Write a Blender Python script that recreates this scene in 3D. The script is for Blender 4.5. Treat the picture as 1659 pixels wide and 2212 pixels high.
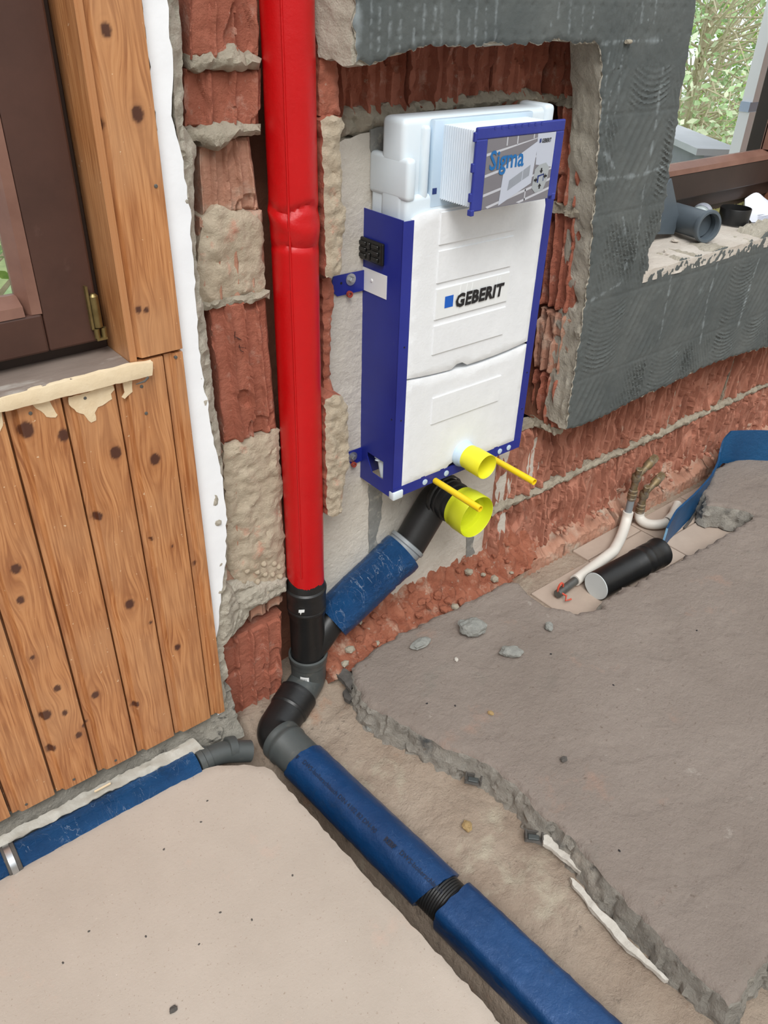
import bpy, bmesh, math, random
import numpy as np
from mathutils import Vector, Matrix, noise
from mathutils.geometry import delaunay_2d_cdt

for o in list(bpy.data.objects):
    bpy.data.objects.remove(o)
SC = bpy.context.scene
COL = SC.collection
random.seed(7)

# ------------------------------------------------------------------ camera
PW, PH = 1659, 2212
FPX = 1725.376
RM = np.array([[0.7782764, -0.32891904, 0.53488139],
               [-0.62726487, -0.44620757, 0.63830838],
               [0.02871634, -0.83229266, -0.55359218]])
CAM = np.array([0.0, 0.0, 1.5])
cam = bpy.data.cameras.new('camera')
cam.sensor_fit = 'VERTICAL'
cam.sensor_height = 36.0
cam.lens = FPX / PH * 36.0
cam.clip_start = 0.01
camo = bpy.data.objects.new('camera', cam)
COL.objects.link(camo)
right, up, back = RM[:, 0], -RM[:, 1], -RM[:, 2]
mw = Matrix.Identity(4)
for i in range(3):
    mw[i][0], mw[i][1], mw[i][2], mw[i][3] = right[i], up[i], back[i], CAM[i]
camo.matrix_world = mw
SC.camera = camo

# ------------------------------------------------------------------ light
SC.view_settings.view_transform = 'Standard'
SC.view_settings.look = 'None'
SC.view_settings.exposure = 0.50
SC.view_settings.gamma = 1.0
SC.view_settings.use_curve_mapping = False
world = bpy.data.worlds.new('overcast_sky')
SC.world = world
world.use_nodes = True
bgn = world.node_tree.nodes['Background']
bgn.inputs[0].default_value = (0.90, 0.96, 1.0, 1)
bgn.inputs[1].default_value = 0.85
sun = bpy.data.lights.new('sun', 'SUN')
sun.energy = 1.75
sun.angle = math.radians(30)
sun.color = (1.0, 0.98, 0.95)
suno = bpy.data.objects.new('sun', sun)
COL.objects.link(suno)
suno.rotation_euler = Vector((0.36, 0.50, -0.80)).to_track_quat('-Z', 'Y').to_euler()

# ------------------------------------------------------------------ pixel helpers (directions only; depth comes from planes)
def ray(px, py):
    return RM @ np.array([px - PW / 2, py - PH / 2, FPX])
def WP(px, py, y):
    d = ray(px, py); t = y / d[1]
    return Vector(CAM + t * d)
def FP(px, py, z=0.0):
    d = ray(px, py); t = (z - CAM[2]) / d[2]
    return Vector(CAM + t * d)
def XP(px, py, x):
    d = ray(px, py); t = x / d[0]
    return Vector(CAM + t * d)
def wuv(pts, y):
    return [(WP(a, b, y).x, WP(a, b, y).z) for a, b in pts]
def fuv(pts, z=0.0):
    return [(FP(a, b, z).x, FP(a, b, z).y) for a, b in pts]
def N(x, y=0.0, z=0.0):
    return noise.noise(Vector((x, y, z)))
def FB(x, y, z=0.0, o=4):
    return noise.fractal(Vector((x, y, z)), 1.0, 2.0, o)

# ------------------------------------------------------------------ materials
def lin(c):
    r = []
    for v in c[:3]:
        v = v / 255.0
        r.append(v / 12.92 if v <= 0.04045 else ((v + 0.055) / 1.055) ** 2.4)
    return (r[0], r[1], r[2], 1.0)
MATS = {}
def newmat(name):
    m = bpy.data.materials.new(name)
    m.use_nodes = True
    nt = m.node_tree
    return m, nt, nt.nodes['Principled BSDF']
def nnoise(nt, vec, scale, detail=5, rough=0.6, dist=0.0):
    n = nt.nodes.new('ShaderNodeTexNoise')
    n.inputs['Scale'].default_value = scale
    n.inputs['Detail'].default_value = detail
    n.inputs['Roughness'].default_value = rough
    n.inputs['Distortion'].default_value = dist
    nt.links.new(vec, n.inputs['Vector'])
    return n
def ramp(nt, fac, stops):
    r = nt.nodes.new('ShaderNodeValToRGB')
    e = r.color_ramp.elements
    e[0].position, e[0].color = stops[0][0], stops[0][1]
    e[1].position, e[1].color = stops[-1][0], stops[-1][1]
    for p, c in stops[1:-1]:
        x = e.new(p); x.color = c
    nt.links.new(fac, r.inputs[0])
    return r
def mixc(nt, fac, a, b):
    m = nt.nodes.new('ShaderNodeMix'); m.data_type = 'RGBA'
    for s, v in ((0, fac), (6, a), (7, b)):
        if hasattr(v, 'is_linked'): nt.links.new(v, m.inputs[s])
        else: m.inputs[s].default_value = v
    return m.outputs[2]
def tone(name, c1, c2, scale=8, rough=0.8, bump=0.0, bscale=60, bdist=0.01, patches=(), metal=0.0,
         stretch=(1, 1, 1), spec=0.5, crease_glints=None, detail=6, trans=0.0, coat=0.0, bstretch=None, rvar=0.0, sss=0.0):
    """c1/c2 mottled colour; patches = (colour, scale, lo, hi) noise-masked overlays."""
    m, nt, b = newmat(name)
    tc = nt.nodes.new('ShaderNodeTexCoord')
    mp = nt.nodes.new('ShaderNodeMapping')
    mp.inputs['Scale'].default_value = stretch
    nt.links.new(tc.outputs['Object'], mp.inputs['Vector'])
    vec = mp.outputs['Vector']
    n1 = nnoise(nt, vec, scale, detail)
    col = ramp(nt, n1.outputs['Fac'], [(0.3, lin(c1)), (0.7, lin(c2))]).outputs['Color']
    for k, (pc, ps, lo, hi) in enumerate(patches):
        off = nt.nodes.new('ShaderNodeMapping')
        off.inputs['Location'].default_value = (3.7 * (k + 1), 1.3 * k, 2.1 * k)
        nt.links.new(vec, off.inputs['Vector'])
        nn = nnoise(nt, off.outputs['Vector'], ps, 7, 0.65)
        f = ramp(nt, nn.outputs['Fac'], [(lo, (0, 0, 0, 1)), (hi, (1, 1, 1, 1))]).outputs['Color']
        col = mixc(nt, f, col, lin(pc))
    if crease_glints:      # crease highlights painted into the colour: (colour, scale, stretch, half width, strength)
        vm = nt.nodes.new('ShaderNodeMapping'); vm.inputs['Scale'].default_value = crease_glints[2]
        nt.links.new(tc.outputs['Object'], vm.inputs['Vector'])
        vn = nnoise(nt, vm.outputs['Vector'], crease_glints[1], 3, 0.55, 0.6)
        w_, k_ = crease_glints[3], crease_glints[4]
        vf = ramp(nt, vn.outputs['Fac'], [(0.5 - w_, (0, 0, 0, 1)), (0.5, (k_, k_, k_, 1)), (0.5 + w_, (0, 0, 0, 1))]).outputs['Color']
        gm = nnoise(nt, vec, 14, 2)
        gf = ramp(nt, gm.outputs['Fac'], [(0.45, (0, 0, 0, 1)), (0.62, (1, 1, 1, 1))]).outputs['Color']
        mm = nt.nodes.new('ShaderNodeMath'); mm.operation = 'MULTIPLY'
        nt.links.new(vf, mm.inputs[0]); nt.links.new(gf, mm.inputs[1])
        col = mixc(nt, mm.outputs[0], col, lin(crease_glints[0]))
    nt.links.new(col, b.inputs['Base Color'])
    b.inputs['Roughness'].default_value = rough
    if rvar:
        rr = nt.nodes.new('ShaderNodeMapRange')
        rr.inputs[3].default_value = max(0.05, rough - rvar); rr.inputs[4].default_value = min(1, rough + rvar)
        nt.links.new(n1.outputs['Fac'], rr.inputs[0]); nt.links.new(rr.outputs[0], b.inputs['Roughness'])
    b.inputs['Metallic'].default_value = metal
    b.inputs['Specular IOR Level'].default_value = spec
    b.inputs['Transmission Weight'].default_value = trans
    b.inputs['Coat Weight'].default_value = coat
    if sss:
        b.inputs['Subsurface Weight'].default_value = sss
        b.inputs['Subsurface Radius'].default_value = (0.02, 0.02, 0.02)
        b.inputs['Subsurface Scale'].default_value = 0.5
    if bump:
        bv = vec
        if bstretch:
            mp2 = nt.nodes.new('ShaderNodeMapping'); mp2.inputs['Scale'].default_value = bstretch
            nt.links.new(tc.outputs['Object'], mp2.inputs['Vector']); bv = mp2.outputs['Vector']
        nb = nnoise(nt, bv, bscale, 8, 0.7)
        bp = nt.nodes.new('ShaderNodeBump')
        bp.inputs['Strength'].default_value = bump
        bp.inputs['Distance'].default_value = bdist
        nt.links.new(nb.outputs['Fac'], bp.inputs['Height'])
        nt.links.new(bp.outputs['Normal'], b.inputs['Normal'])
    MATS[name] = m
    return m

tone('brick', (160, 92, 70), (184, 114, 92), 14, 0.9, 0.9, 70, 0.008, [((204, 164, 146), 24, 0.56, 0.76), ((140, 82, 64), 9, 0.60, 0.8), ((196, 178, 160), 60, 0.66, 0.74)])
tone('brick_hacked', (164, 106, 85), (194, 134, 112), 16, 0.92, 0.8, 60, 0.008, [((196, 152, 132), 18, 0.56, 0.80), ((120, 70, 54), 11, 0.60, 0.8), ((186, 160, 142), 50, 0.64, 0.74)], stretch=(1, 1, 0.4))
tone('brick_dusty', (168, 120, 98), (190, 146, 124), 15, 0.95, 0.6, 70, 0.008, [((188, 172, 155), 12, 0.48, 0.68), ((150, 88, 66), 20, 0.62, 0.8)])
tone('brick_orange', (156, 90, 66), (184, 118, 92), 22, 0.95, 1.0, 70, 0.010, [((206, 172, 150), 20, 0.54, 0.70), ((138, 78, 58), 15, 0.58, 0.76), ((196, 184, 168), 34, 0.62, 0.70)])
tone('mortar', (176, 166, 148), (200, 190, 170), 18, 0.97, 1.0, 60, 0.012, [((150, 140, 122), 30, 0.58, 0.75), ((198, 140, 118), 12, 0.64, 0.8)])
tone('plaster_edge', (186, 178, 162), (210, 202, 186), 20, 0.97, 1.0, 80, 0.01, [((160, 152, 138), 40, 0.6, 0.75)])
tone('mortar_smear', (178, 162, 140), (202, 188, 166), 14, 0.97, 0.8, 55, 0.01, [((206, 150, 128), 16, 0.60, 0.74), ((156, 142, 122), 26, 0.6, 0.76)])
tone('white_paint', (240, 242, 246), (248, 250, 252), 6, 0.8, 0.2, 60, 0.004)
tone('cream_plaster', (206, 199, 187), (222, 215, 203), 7, 0.95, 0.7, 45, 0.008, [((190, 180, 165), 16, 0.6, 0.8), ((206, 170, 148), 5, 0.70, 0.85)])
tone('adhesive', (74, 80, 80), (96, 100, 98), 6, 0.85, 0.35, 40, 0.006, [((128, 138, 138), 7, 0.62, 0.82), ((150, 150, 142), 26, 0.72, 0.8)], rvar=0.1)
tone('adhesive_line', (112, 120, 122), (148, 156, 158), 20, 0.85, 0.3, 60, 0.004)
tone('adhesive_stripe', (128, 128, 124), (150, 150, 145), 25, 0.9, 0.5, 60, 0.006, [((190, 184, 172), 40, 0.55, 0.7)])
tone('screed', (172, 160, 148), (186, 174, 162), 3, 0.9, 0.30, 160, 0.004, [((198, 168, 152), 4, 0.60, 0.78), ((158, 142, 128), 190, 0.62, 0.68), ((215, 205, 194), 170, 0.68, 0.73), ((98, 84, 76), 130, 0.715, 0.735)])
tone('screed_dusty', (136, 124, 115), (151, 139, 130), 3, 0.92, 0.8, 70, 0.010, [((172, 138, 120), 5, 0.60, 0.78), ((134, 127, 118), 9, 0.60, 0.8), ((190, 182, 172), 14, 0.66, 0.8), ((122, 108, 98), 60, 0.62, 0.70), ((88, 78, 72), 110, 0.70, 0.735)])
tone('screed_broken', (150, 145, 136), (172, 166, 156), 12, 0.95, 1.0, 50, 0.014, [((84, 86, 86), 9, 0.58, 0.72), ((194, 186, 174), 9, 0.60, 0.74), ((120, 112, 102), 40, 0.6, 0.7)])
tone('subfloor', (172, 152, 134), (192, 174, 156), 7, 0.96, 1.0, 45, 0.016, [((192, 140, 108), 5, 0.60, 0.76), ((210, 200, 178), 6, 0.58, 0.72), ((104, 94, 84), 26, 0.62, 0.74), ((226, 216, 204), 80, 0.70, 0.76)])
tone('subfloor_tile', (170, 152, 138), (186, 168, 153), 6, 0.92, 0.3, 60, 0.004)
tone('rough_base', (164, 158, 146), (192, 186, 174), 16, 0.97, 1.0, 45, 0.02, [((70, 70, 66), 22, 0.62, 0.70)])
tone('concrete_chunk', (142, 143, 138), (168, 168, 162), 30, 0.97, 0.9, 90, 0.008, [((110, 110, 106), 50, 0.6, 0.72)])
tone('red_film', (188, 4, 10), (198, 6, 14), 5, 0.30, 0.35, 55, 0.004, spec=0.5, rvar=0.06)
tone('blue_film', (10, 54, 100), (20, 70, 122), 6, 0.24, 0.38, 70, 0.005, [((40, 58, 82), 9, 0.60, 0.85)], metal=0.30, spec=0.7, rvar=0.06, crease_glints=((130, 160, 190), 60, (1, .6, 1), 0.004, 0.28))
tone('blue_foil', (14, 66, 116), (26, 90, 148), 9, 0.22, 1.0, 40, 0.016, [((16, 44, 76), 9, 0.58, 0.8)], metal=0.5, spec=0.7, bstretch=(0.6, 1, 0.6), crease_glints=((196, 214, 230), 42, (1.6, 0.5, 0.5), 0.009, 0.85))
tone('blue_foam', (14, 66, 108), (24, 84, 130), 8, 0.45, 0.6, 70, 0.006, [((44, 62, 84), 5, 0.6, 0.85)])
tone('foam_cut', (110, 160, 200), (140, 185, 215), 30, 0.9)
tone('black_pe', (22, 22, 23), (34, 34, 34), 9, 0.40, 0.15, 90, 0.003, [((66, 62, 58), 14, 0.62, 0.85)], rvar=0.1)
tone('grey_pvc', (66, 70, 70), (80, 84, 83), 8, 0.42, 0.1, 60, 0.003, [((112, 108, 100), 16, 0.60, 0.8)])
tone('grey_pvc_light', (132, 138, 142), (146, 151, 155), 8, 0.45)
tone('slate_pvc', (78, 88, 96), (92, 102, 110), 8, 0.40)
tone('white_cap', (205, 212, 212), (216, 222, 222), 8, 0.5)
tone('conduit', (214, 208, 198), (228, 223, 214), 9, 0.5, 0.1, 50, 0.002, [((170, 155, 138), 14, 0.66, 0.8)])
tone('brass', (128, 110, 80), (150, 132, 98), 40, 0.5, 0.4, 120, 0.003, [((150, 140, 128), 26, 0.44, 0.60), ((84, 74, 62), 40, 0.6, 0.7)], metal=0.55)
tone('steel', (186, 188, 190), (206, 208, 210), 20, 0.32, metal=0.9)
tone('steel_dark', (96, 96, 94), (130, 130, 126), 30, 0.5, metal=0.7)
tone('frame_blue', (28, 38, 128), (36, 48, 144), 5, 0.38, 0.08, 60, 0.002, [((70, 80, 150), 12, 0.66, 0.86)], rvar=0.08)
tone('housing_blue', (38, 50, 138), (52, 64, 152), 12, 0.42, 0.25, 60, 0.002, [((104, 114, 178), 26, 0.64, 0.8)])
tone('eps', (230, 232, 234), (238, 240, 242), 20, 0.62, 0.28, 170, 0.003)
tone('tank_pe', (216, 228, 236), (226, 236, 242), 5, 0.38, sss=0.25)
tone('tank_plate', (190, 212, 230), (204, 222, 238), 8, 0.3, sss=0.15)
tone('bellows', (214, 228, 240), (226, 236, 246), 8, 0.35, sss=0.2)
tone('yellow', (228, 222, 36), (236, 230, 48), 8, 0.42, sss=0.1)
tone('yellow_green', (206, 214, 36), (216, 222, 46), 8, 0.42, sss=0.1)
tone('yellow_rod', (240, 204, 20), (246, 212, 30), 8, 0.40)
tone('black_plastic', (20, 20, 20), (30, 30, 30), 30, 0.35)
tone('print_black', (22, 22, 26), (26, 26, 30), 5, 0.5)
tone('print_blue', (14, 92, 190), (16, 96, 196), 5, 0.5)
tone('print_navy', (30, 50, 110), (34, 54, 116), 5, 0.5)
tone('print_ink', (18, 26, 44), (22, 30, 50), 5, 0.6)
tone('print_sigma', (20, 104, 168), (24, 108, 174), 5, 0.4)
tone('card_bg', (120, 118, 124), (128, 126, 132), 4, 0.22)
tone('card_joint', (190, 192, 200), (198, 200, 207), 4, 0.22)
tone('card_light', (186, 192, 206), (196, 202, 216), 4, 0.22)
tone('card_button', (140, 146, 156), (160, 166, 176), 8, 0.2)
tone('card_diagram', (160, 166, 170), (170, 176, 180), 4, 0.22)
tone('sticker', (230, 232, 232), (238, 240, 240), 5, 0.5)
tone('window_wood', (66, 42, 34), (84, 55, 45), 6, 0.5, 0.15, 40, 0.003, [((120, 92, 82), 8, 0.68, 0.9)], stretch=(1, 1, 1))
tone('window_bead', (112, 78, 66), (136, 100, 86), 9, 0.42, 0.1, 40, 0.003)
tone('window_dark', (46, 34, 30), (58, 44, 38), 8, 0.5, 0.1, 40, 0.003)
tone('sill_wood', (104, 90, 82), (140, 126, 116), 9, 0.7, 0.3, 30, 0.005, [((186, 180, 172), 14, 0.60, 0.74)], stretch=(0.3, 1, 1))
tone('raw_board', (224, 202, 166), (236, 218, 186), 12, 0.85, 0.3, 60, 0.004, [((196, 166, 126), 26, 0.64, 0.78)])
tone('torn_paper', (226, 200, 160), (238, 220, 188), 22, 0.9, 0.5, 60, 0.004, [((190, 140, 90), 18, 0.62, 0.76)])
tone('sill_plaster', (196, 186, 174), (212, 204, 194), 10, 0.95, 0.7, 55, 0.008, [((150, 110, 94), 9, 0.66, 0.78), ((140, 134, 124), 30, 0.68, 0.78)])
tone('wool', (150, 148, 84), (190, 184, 120), 40, 1.0, 1.0, 60, 0.02)
tone('paper', (226, 230, 242), (234, 238, 248), 4, 0.8)
tone('paper_ink', (120, 126, 150), (140, 146, 168), 30, 0.8)
tone('film', (150, 146, 136), (178, 174, 164), 9, 0.35, 0.3, 25, 0.01)
tone('hinge', (120, 104, 66), (152, 136, 92), 30, 0.4, metal=0.8)
tone('leaf_green', (120, 160, 72), (170, 200, 100), 30, 0.7)
tone('leaf_overexposed', (196, 208, 172), (222, 228, 196), 30, 0.8)  # leaf colour paled to imitate overexposed daylight outside
tone('leaf_mid', (146, 176, 122), (182, 204, 156), 30, 0.8)
tone('bark', (178, 168, 142), (204, 194, 166), 30, 0.9)
tone('render_white', (240, 242, 246), (246, 248, 250), 4, 0.8)
tone('band_blue', (176, 192, 216), (184, 200, 224), 4, 0.7)
tone('parapet', (120, 122, 128), (140, 142, 148), 5, 0.8)
tone('parapet_cap', (170, 172, 176), (186, 188, 192), 5, 0.7)
tone('grass', (110, 124, 80), (140, 150, 100), 6, 1.0)
tone('red_plastic', (196, 74, 54), (214, 92, 70), 20, 0.5)
tone('bitumen', (74, 70, 66), (96, 92, 88), 30, 0.9, 0.6, 60, 0.006)
tone('tan_stone', (150, 124, 84), (176, 150, 104), 30, 0.9, 0.6, 60, 0.006)
tone('core', (150, 112, 92), (176, 140, 118), 8, 0.95, 0.6, 40, 0.01)
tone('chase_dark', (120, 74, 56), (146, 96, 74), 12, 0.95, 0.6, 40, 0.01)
tone('rawl', (150, 60, 48), (168, 74, 58), 20, 0.6)
tone('bottle_body', (170, 182, 184), (186, 196, 198), 8, 0.2)
tone('bottle_label', (120, 126, 140), (190, 194, 206), 60, 0.5)
tone('dust_white', (186, 180, 170), (214, 209, 200), 30, 0.95, 0.6, 60, 0.006, [((96, 92, 86), 90, 0.66, 0.72)])

_m = MATS['adhesive']; _nt = _m.node_tree; _b = _nt.nodes['Principled BSDF']
_a = _nt.nodes.new('ShaderNodeAttribute'); _a.attribute_name = 'chalk'
_src = _b.inputs['Base Color'].links[0].from_socket
_nt.links.new(mixc(_nt, _a.outputs['Fac'], _src, lin((158, 167, 170))), _b.inputs['Base Color'])
def glass_mat():
    m, nt, b = newmat('pane_glass')
    b.inputs['Base Color'].default_value = (0.97, 0.99, 1.0, 1)
    b.inputs['Roughness'].default_value = 0.0
    b.inputs['IOR'].default_value = 1.02
    b.inputs['Transmission Weight'].default_value = 1.0
    MATS['pane_glass'] = m
glass_mat()

def wood_mat(name, base, mid, dark, knotc):
    m, nt, b = newmat(name)
    aw = nt.nodes.new('ShaderNodeAttribute'); aw.attribute_name = 'warp'
    ak = nt.nodes.new('ShaderNodeAttribute'); ak.attribute_name = 'knot'
    av = nt.nodes.new('ShaderNodeAttribute'); av.attribute_name = 'tint'
    vec = aw.outputs['Vector']
    mp = nt.nodes.new('ShaderNodeMapping'); mp.inputs['Scale'].default_value = (1, 1, 0.035)
    nt.links.new(vec, mp.inputs['Vector'])
    n1 = nnoise(nt, mp.outputs['Vector'], 260, 3, 0.55, 0.25)
    c1 = ramp(nt, n1.outputs['Fac'], [(0.34, lin(dark)), (0.5, lin(mid)), (0.66, lin(base))]).outputs['Color']
    mp2 = nt.nodes.new('ShaderNodeMapping'); mp2.inputs['Scale'].default_value = (1, 1, 0.10)
    nt.links.new(vec, mp2.inputs['Vector'])
    n2 = nnoise(nt, mp2.outputs['Vector'], 42, 3, 0.5, 0.4)
    f2 = ramp(nt, n2.outputs['Fac'], [(0.46, (0, 0, 0, 1)), (0.56, (0.62, 0.62, 0.62, 1)), (0.60, (0.1, 0.1, 0.1, 1)), (0.72, (0.6, 0.6, 0.6, 1))]).outputs['Color']
    c2 = mixc(nt, f2, c1, lin(dark))
    n3 = nnoise(nt, vec, 5, 3, 0.5)
    f3 = ramp(nt, n3.outputs['Fac'], [(0.40, (0, 0, 0, 1)), (0.75, (0.55, 0.55, 0.55, 1))]).outputs['Color']
    c3 = mixc(nt, f3, c2, lin((198, 150, 108)))
    c4 = mixc(nt, av.outputs['Fac'], c3, lin(dark))
    n5 = nnoise(nt, vec, 120, 2, 0.5)
    f5 = ramp(nt, n5.outputs['Fac'], [(0.735, (0, 0, 0, 1)), (0.76, (0.7, 0.7, 0.7, 1))]).outputs['Color']
    c5 = mixc(nt, f5, c4, lin((230, 205, 170)))
    c6 = mixc(nt, ak.outputs['Fac'], c5, lin(knotc))
    nt.links.new(c6, b.inputs['Base Color'])
    b.inputs['Roughness'].default_value = 0.36
    b.inputs['Coat Weight'].default_value = 0.25
    b.inputs['Coat Roughness'].default_value = 0.3
    bp = nt.nodes.new('ShaderNodeBump'); bp.inputs['Strength'].default_value = 0.12; bp.inputs['Distance'].default_value = 0.003
    nt.links.new(n1.outputs['Fac'], bp.inputs['Height']); nt.links.new(bp.outputs['Normal'], b.inputs['Normal'])
    MATS[name] = m
wood_mat('pine', (204, 146, 97), (190, 130, 82), (154, 96, 56), (72, 38, 28))

# ------------------------------------------------------------------ object helpers
def setp(o, label=None, cat=None, group=None, kind=None):
    if label: o['label'] = label
    if cat: o['category'] = cat
    if group: o['group'] = group
    if kind: o['kind'] = kind
    return o
def empty(name, loc, label=None, cat=None, group=None, kind=None):
    o = bpy.data.objects.new(name, None)
    o.empty_display_size = 0.05
    o.location = loc
    COL.objects.link(o)
    return setp(o, label, cat, group, kind)
def abspos(o):
    p = Vector(o.location)
    while o.parent:
        o = o.parent; p = p + Vector(o.location)
    return p
def mk(name, verts, faces, mat, parent=None, smooth=False, origin=None, mats=None, mi=None):
    """world-space verts; a top-level mesh gets its origin at the centre of its base."""
    vs = np.array([tuple(v) for v in verts], float)
    if parent is not None:
        base = abspos(parent)
        org = Vector(((vs[:, 0].min() + vs[:, 0].max()) / 2, (vs[:, 1].min() + vs[:, 1].max()) / 2, vs[:, 2].min()))
    else:
        base = Vector((0, 0, 0))
        org = Vector(((vs[:, 0].min() + vs[:, 0].max()) / 2, (vs[:, 1].min() + vs[:, 1].max()) / 2, vs[:, 2].min()))
    me = bpy.data.meshes.new(name)
    me.from_pydata((vs - np.array(org)).tolist(), [], faces)
    me.validate()
    for mm in (mats or [mat]):
        me.materials.append(MATS[mm])
    if mi is not None:
        me.polygons.foreach_set('material_index', mi)
    if smooth:
        me.polygons.foreach_set('use_smooth', [True] * len(me.polygons))
    me.update()
    if smooth:
        try: me.set_sharp_from_angle(angle=math.radians(42))
        except Exception: pass
    o = bpy.data.objects.new(name, me)
    COL.objects.link(o)
    if parent is not None:
        o.parent = parent
    o.location = org - base
    return o
class G:
    """collects simple solids into one mesh"""
    def __init__(s): s.v = []; s.f = []
    def add(s, v, f):
        k = len(s.v); s.v += [tuple(x) for x in v]; s.f += [tuple(i + k for i in q) for q in f]; return s
    def box(s, x0, x1, y0, y1, z0, z1):
        v = [(x, y, z) for z in (z0, z1) for y in (y0, y1) for x in (x0, x1)]
        return s.add(v, [(0, 2, 3, 1), (4, 5, 7, 6), (0, 1, 5, 4), (2, 6, 7, 3), (0, 4, 6, 2), (1, 3, 7, 5)])
    def rbox(s, x0, x1, y0, y1, z0, z1, r=0.004, seg=2):
        bm = bmesh.new(); bmesh.ops.create_cube(bm, size=1)
        for v in bm.verts:
            v.co = Vector(((x0 + x1) / 2 + v.co.x * (x1 - x0), (y0 + y1) / 2 + v.co.y * (y1 - y0), (z0 + z1) / 2 + v.co.z * (z1 - z0)))
        bmesh.ops.bevel(bm, geom=bm.edges[:], offset=r, segments=seg, affect='EDGES', profile=0.5)
        bm.verts.index_update()
        s.add([v.co.copy() for v in bm.verts], [[v.index for v in f.verts] for f in bm.faces]); bm.free(); return s
    def prism(s, poly, place, d0, d1):
        n = len(poly)
        v = [place(u, w, d0) for u, w in poly] + [place(u, w, d1) for u, w in poly]
        f = [tuple(range(n)), tuple(range(2 * n - 1, n - 1, -1))] + [(i, (i + 1) % n, n + (i + 1) % n, n + i) for i in range(n)]
        return s.add(v, f)
    def tube(s, pts, rad, seg=16, caps=True, hollow=None, wob=None):
        pts = [Vector(p) for p in pts]
        if not hasattr(rad, '__len__'): rad = [rad] * len(pts)
        t0 = (pts[1] - pts[0]).normalized()
        a = Vector((0, 0, 1)) if abs(t0.z) < 0.9 else Vector((1, 0, 0))
        nrm = t0.cross(a).normalized()
        v = []; prev = t0
        for i, p in enumerate(pts):
            if i == 0: t = t0
            elif i == len(pts) - 1: t = (pts[i] - pts[i - 1])
            else: t = (pts[i + 1] - pts[i]).normalized() + (pts[i] - pts[i - 1]).normalized()
            t = t.normalized() if t.length > 1e-9 else prev
            ax = prev.cross(t)
            if ax.length > 1e-6:
                nrm = Matrix.Rotation(prev.angle(t), 3, ax.normalized()) @ nrm
            prev = t
            nrm = (nrm - t * nrm.dot(t)).normalized()
            bi = t.cross(nrm)
            for k in range(seg):
                an = 2 * math.pi * k / seg
                r = rad[i] + (wob(i, k, an) if wob else 0.0)
                v.append(p + (nrm * math.cos(an) + bi * math.sin(an)) * r)
        f = []
        for i in range(len(pts) - 1):
            for k in range(seg):
                f.append((i * seg + k, i * seg + (k + 1) % seg, (i + 1) * seg + (k + 1) % seg, (i + 1) * seg + k))
        if caps:
            f.append(tuple(range(seg - 1, -1, -1)))
            f.append(tuple(range((len(pts) - 1) * seg, len(pts) * seg)))
        return s.add(v, f)
    def lathe(s, p0, axis, prof, seg=28, caps=True):
        """prof: list of (distance along axis, radius)"""
        ax = Vector(axis).normalized(); p0 = Vector(p0)
        a = Vector((0, 0, 1)) if abs(ax.z) < 0.9 else Vector((1, 0, 0))
        n1 = ax.cross(a).normalized(); n2 = ax.cross(n1)
        v = []
        for d, r in prof:
            for k in range(seg):
                an = 2 * math.pi * k / seg
                v.append(p0 + ax * d + (n1 * math.cos(an) + n2 * math.sin(an)) * max(r, 1e-5))
        f = []
        for i in range(len(prof) - 1):
            for k in range(seg):
                f.append((i * seg + k, i * seg + (k + 1) % seg, (i + 1) * seg + (k + 1) % seg, (i + 1) * seg + k))
        if caps:
            f.append(tuple(range(seg))); f.append(tuple(range((len(prof) - 1) * seg, len(prof) * seg)))
        return s.add(v, f)
    def out(s, name, mat, parent=None, smooth=False):
        o = mk(name, s.v, s.f, mat, parent, smooth)
        if smooth:
            try:
                o.data.set_sharp_from_angle(angle=math.radians(40))
            except Exception:
                pass
        return o

def wallp(Y):
    return lambda u, v, d: (u, Y - d, v)
def floorp(Z):
    return lambda u, v, d: (u, v, Z + d)

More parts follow.
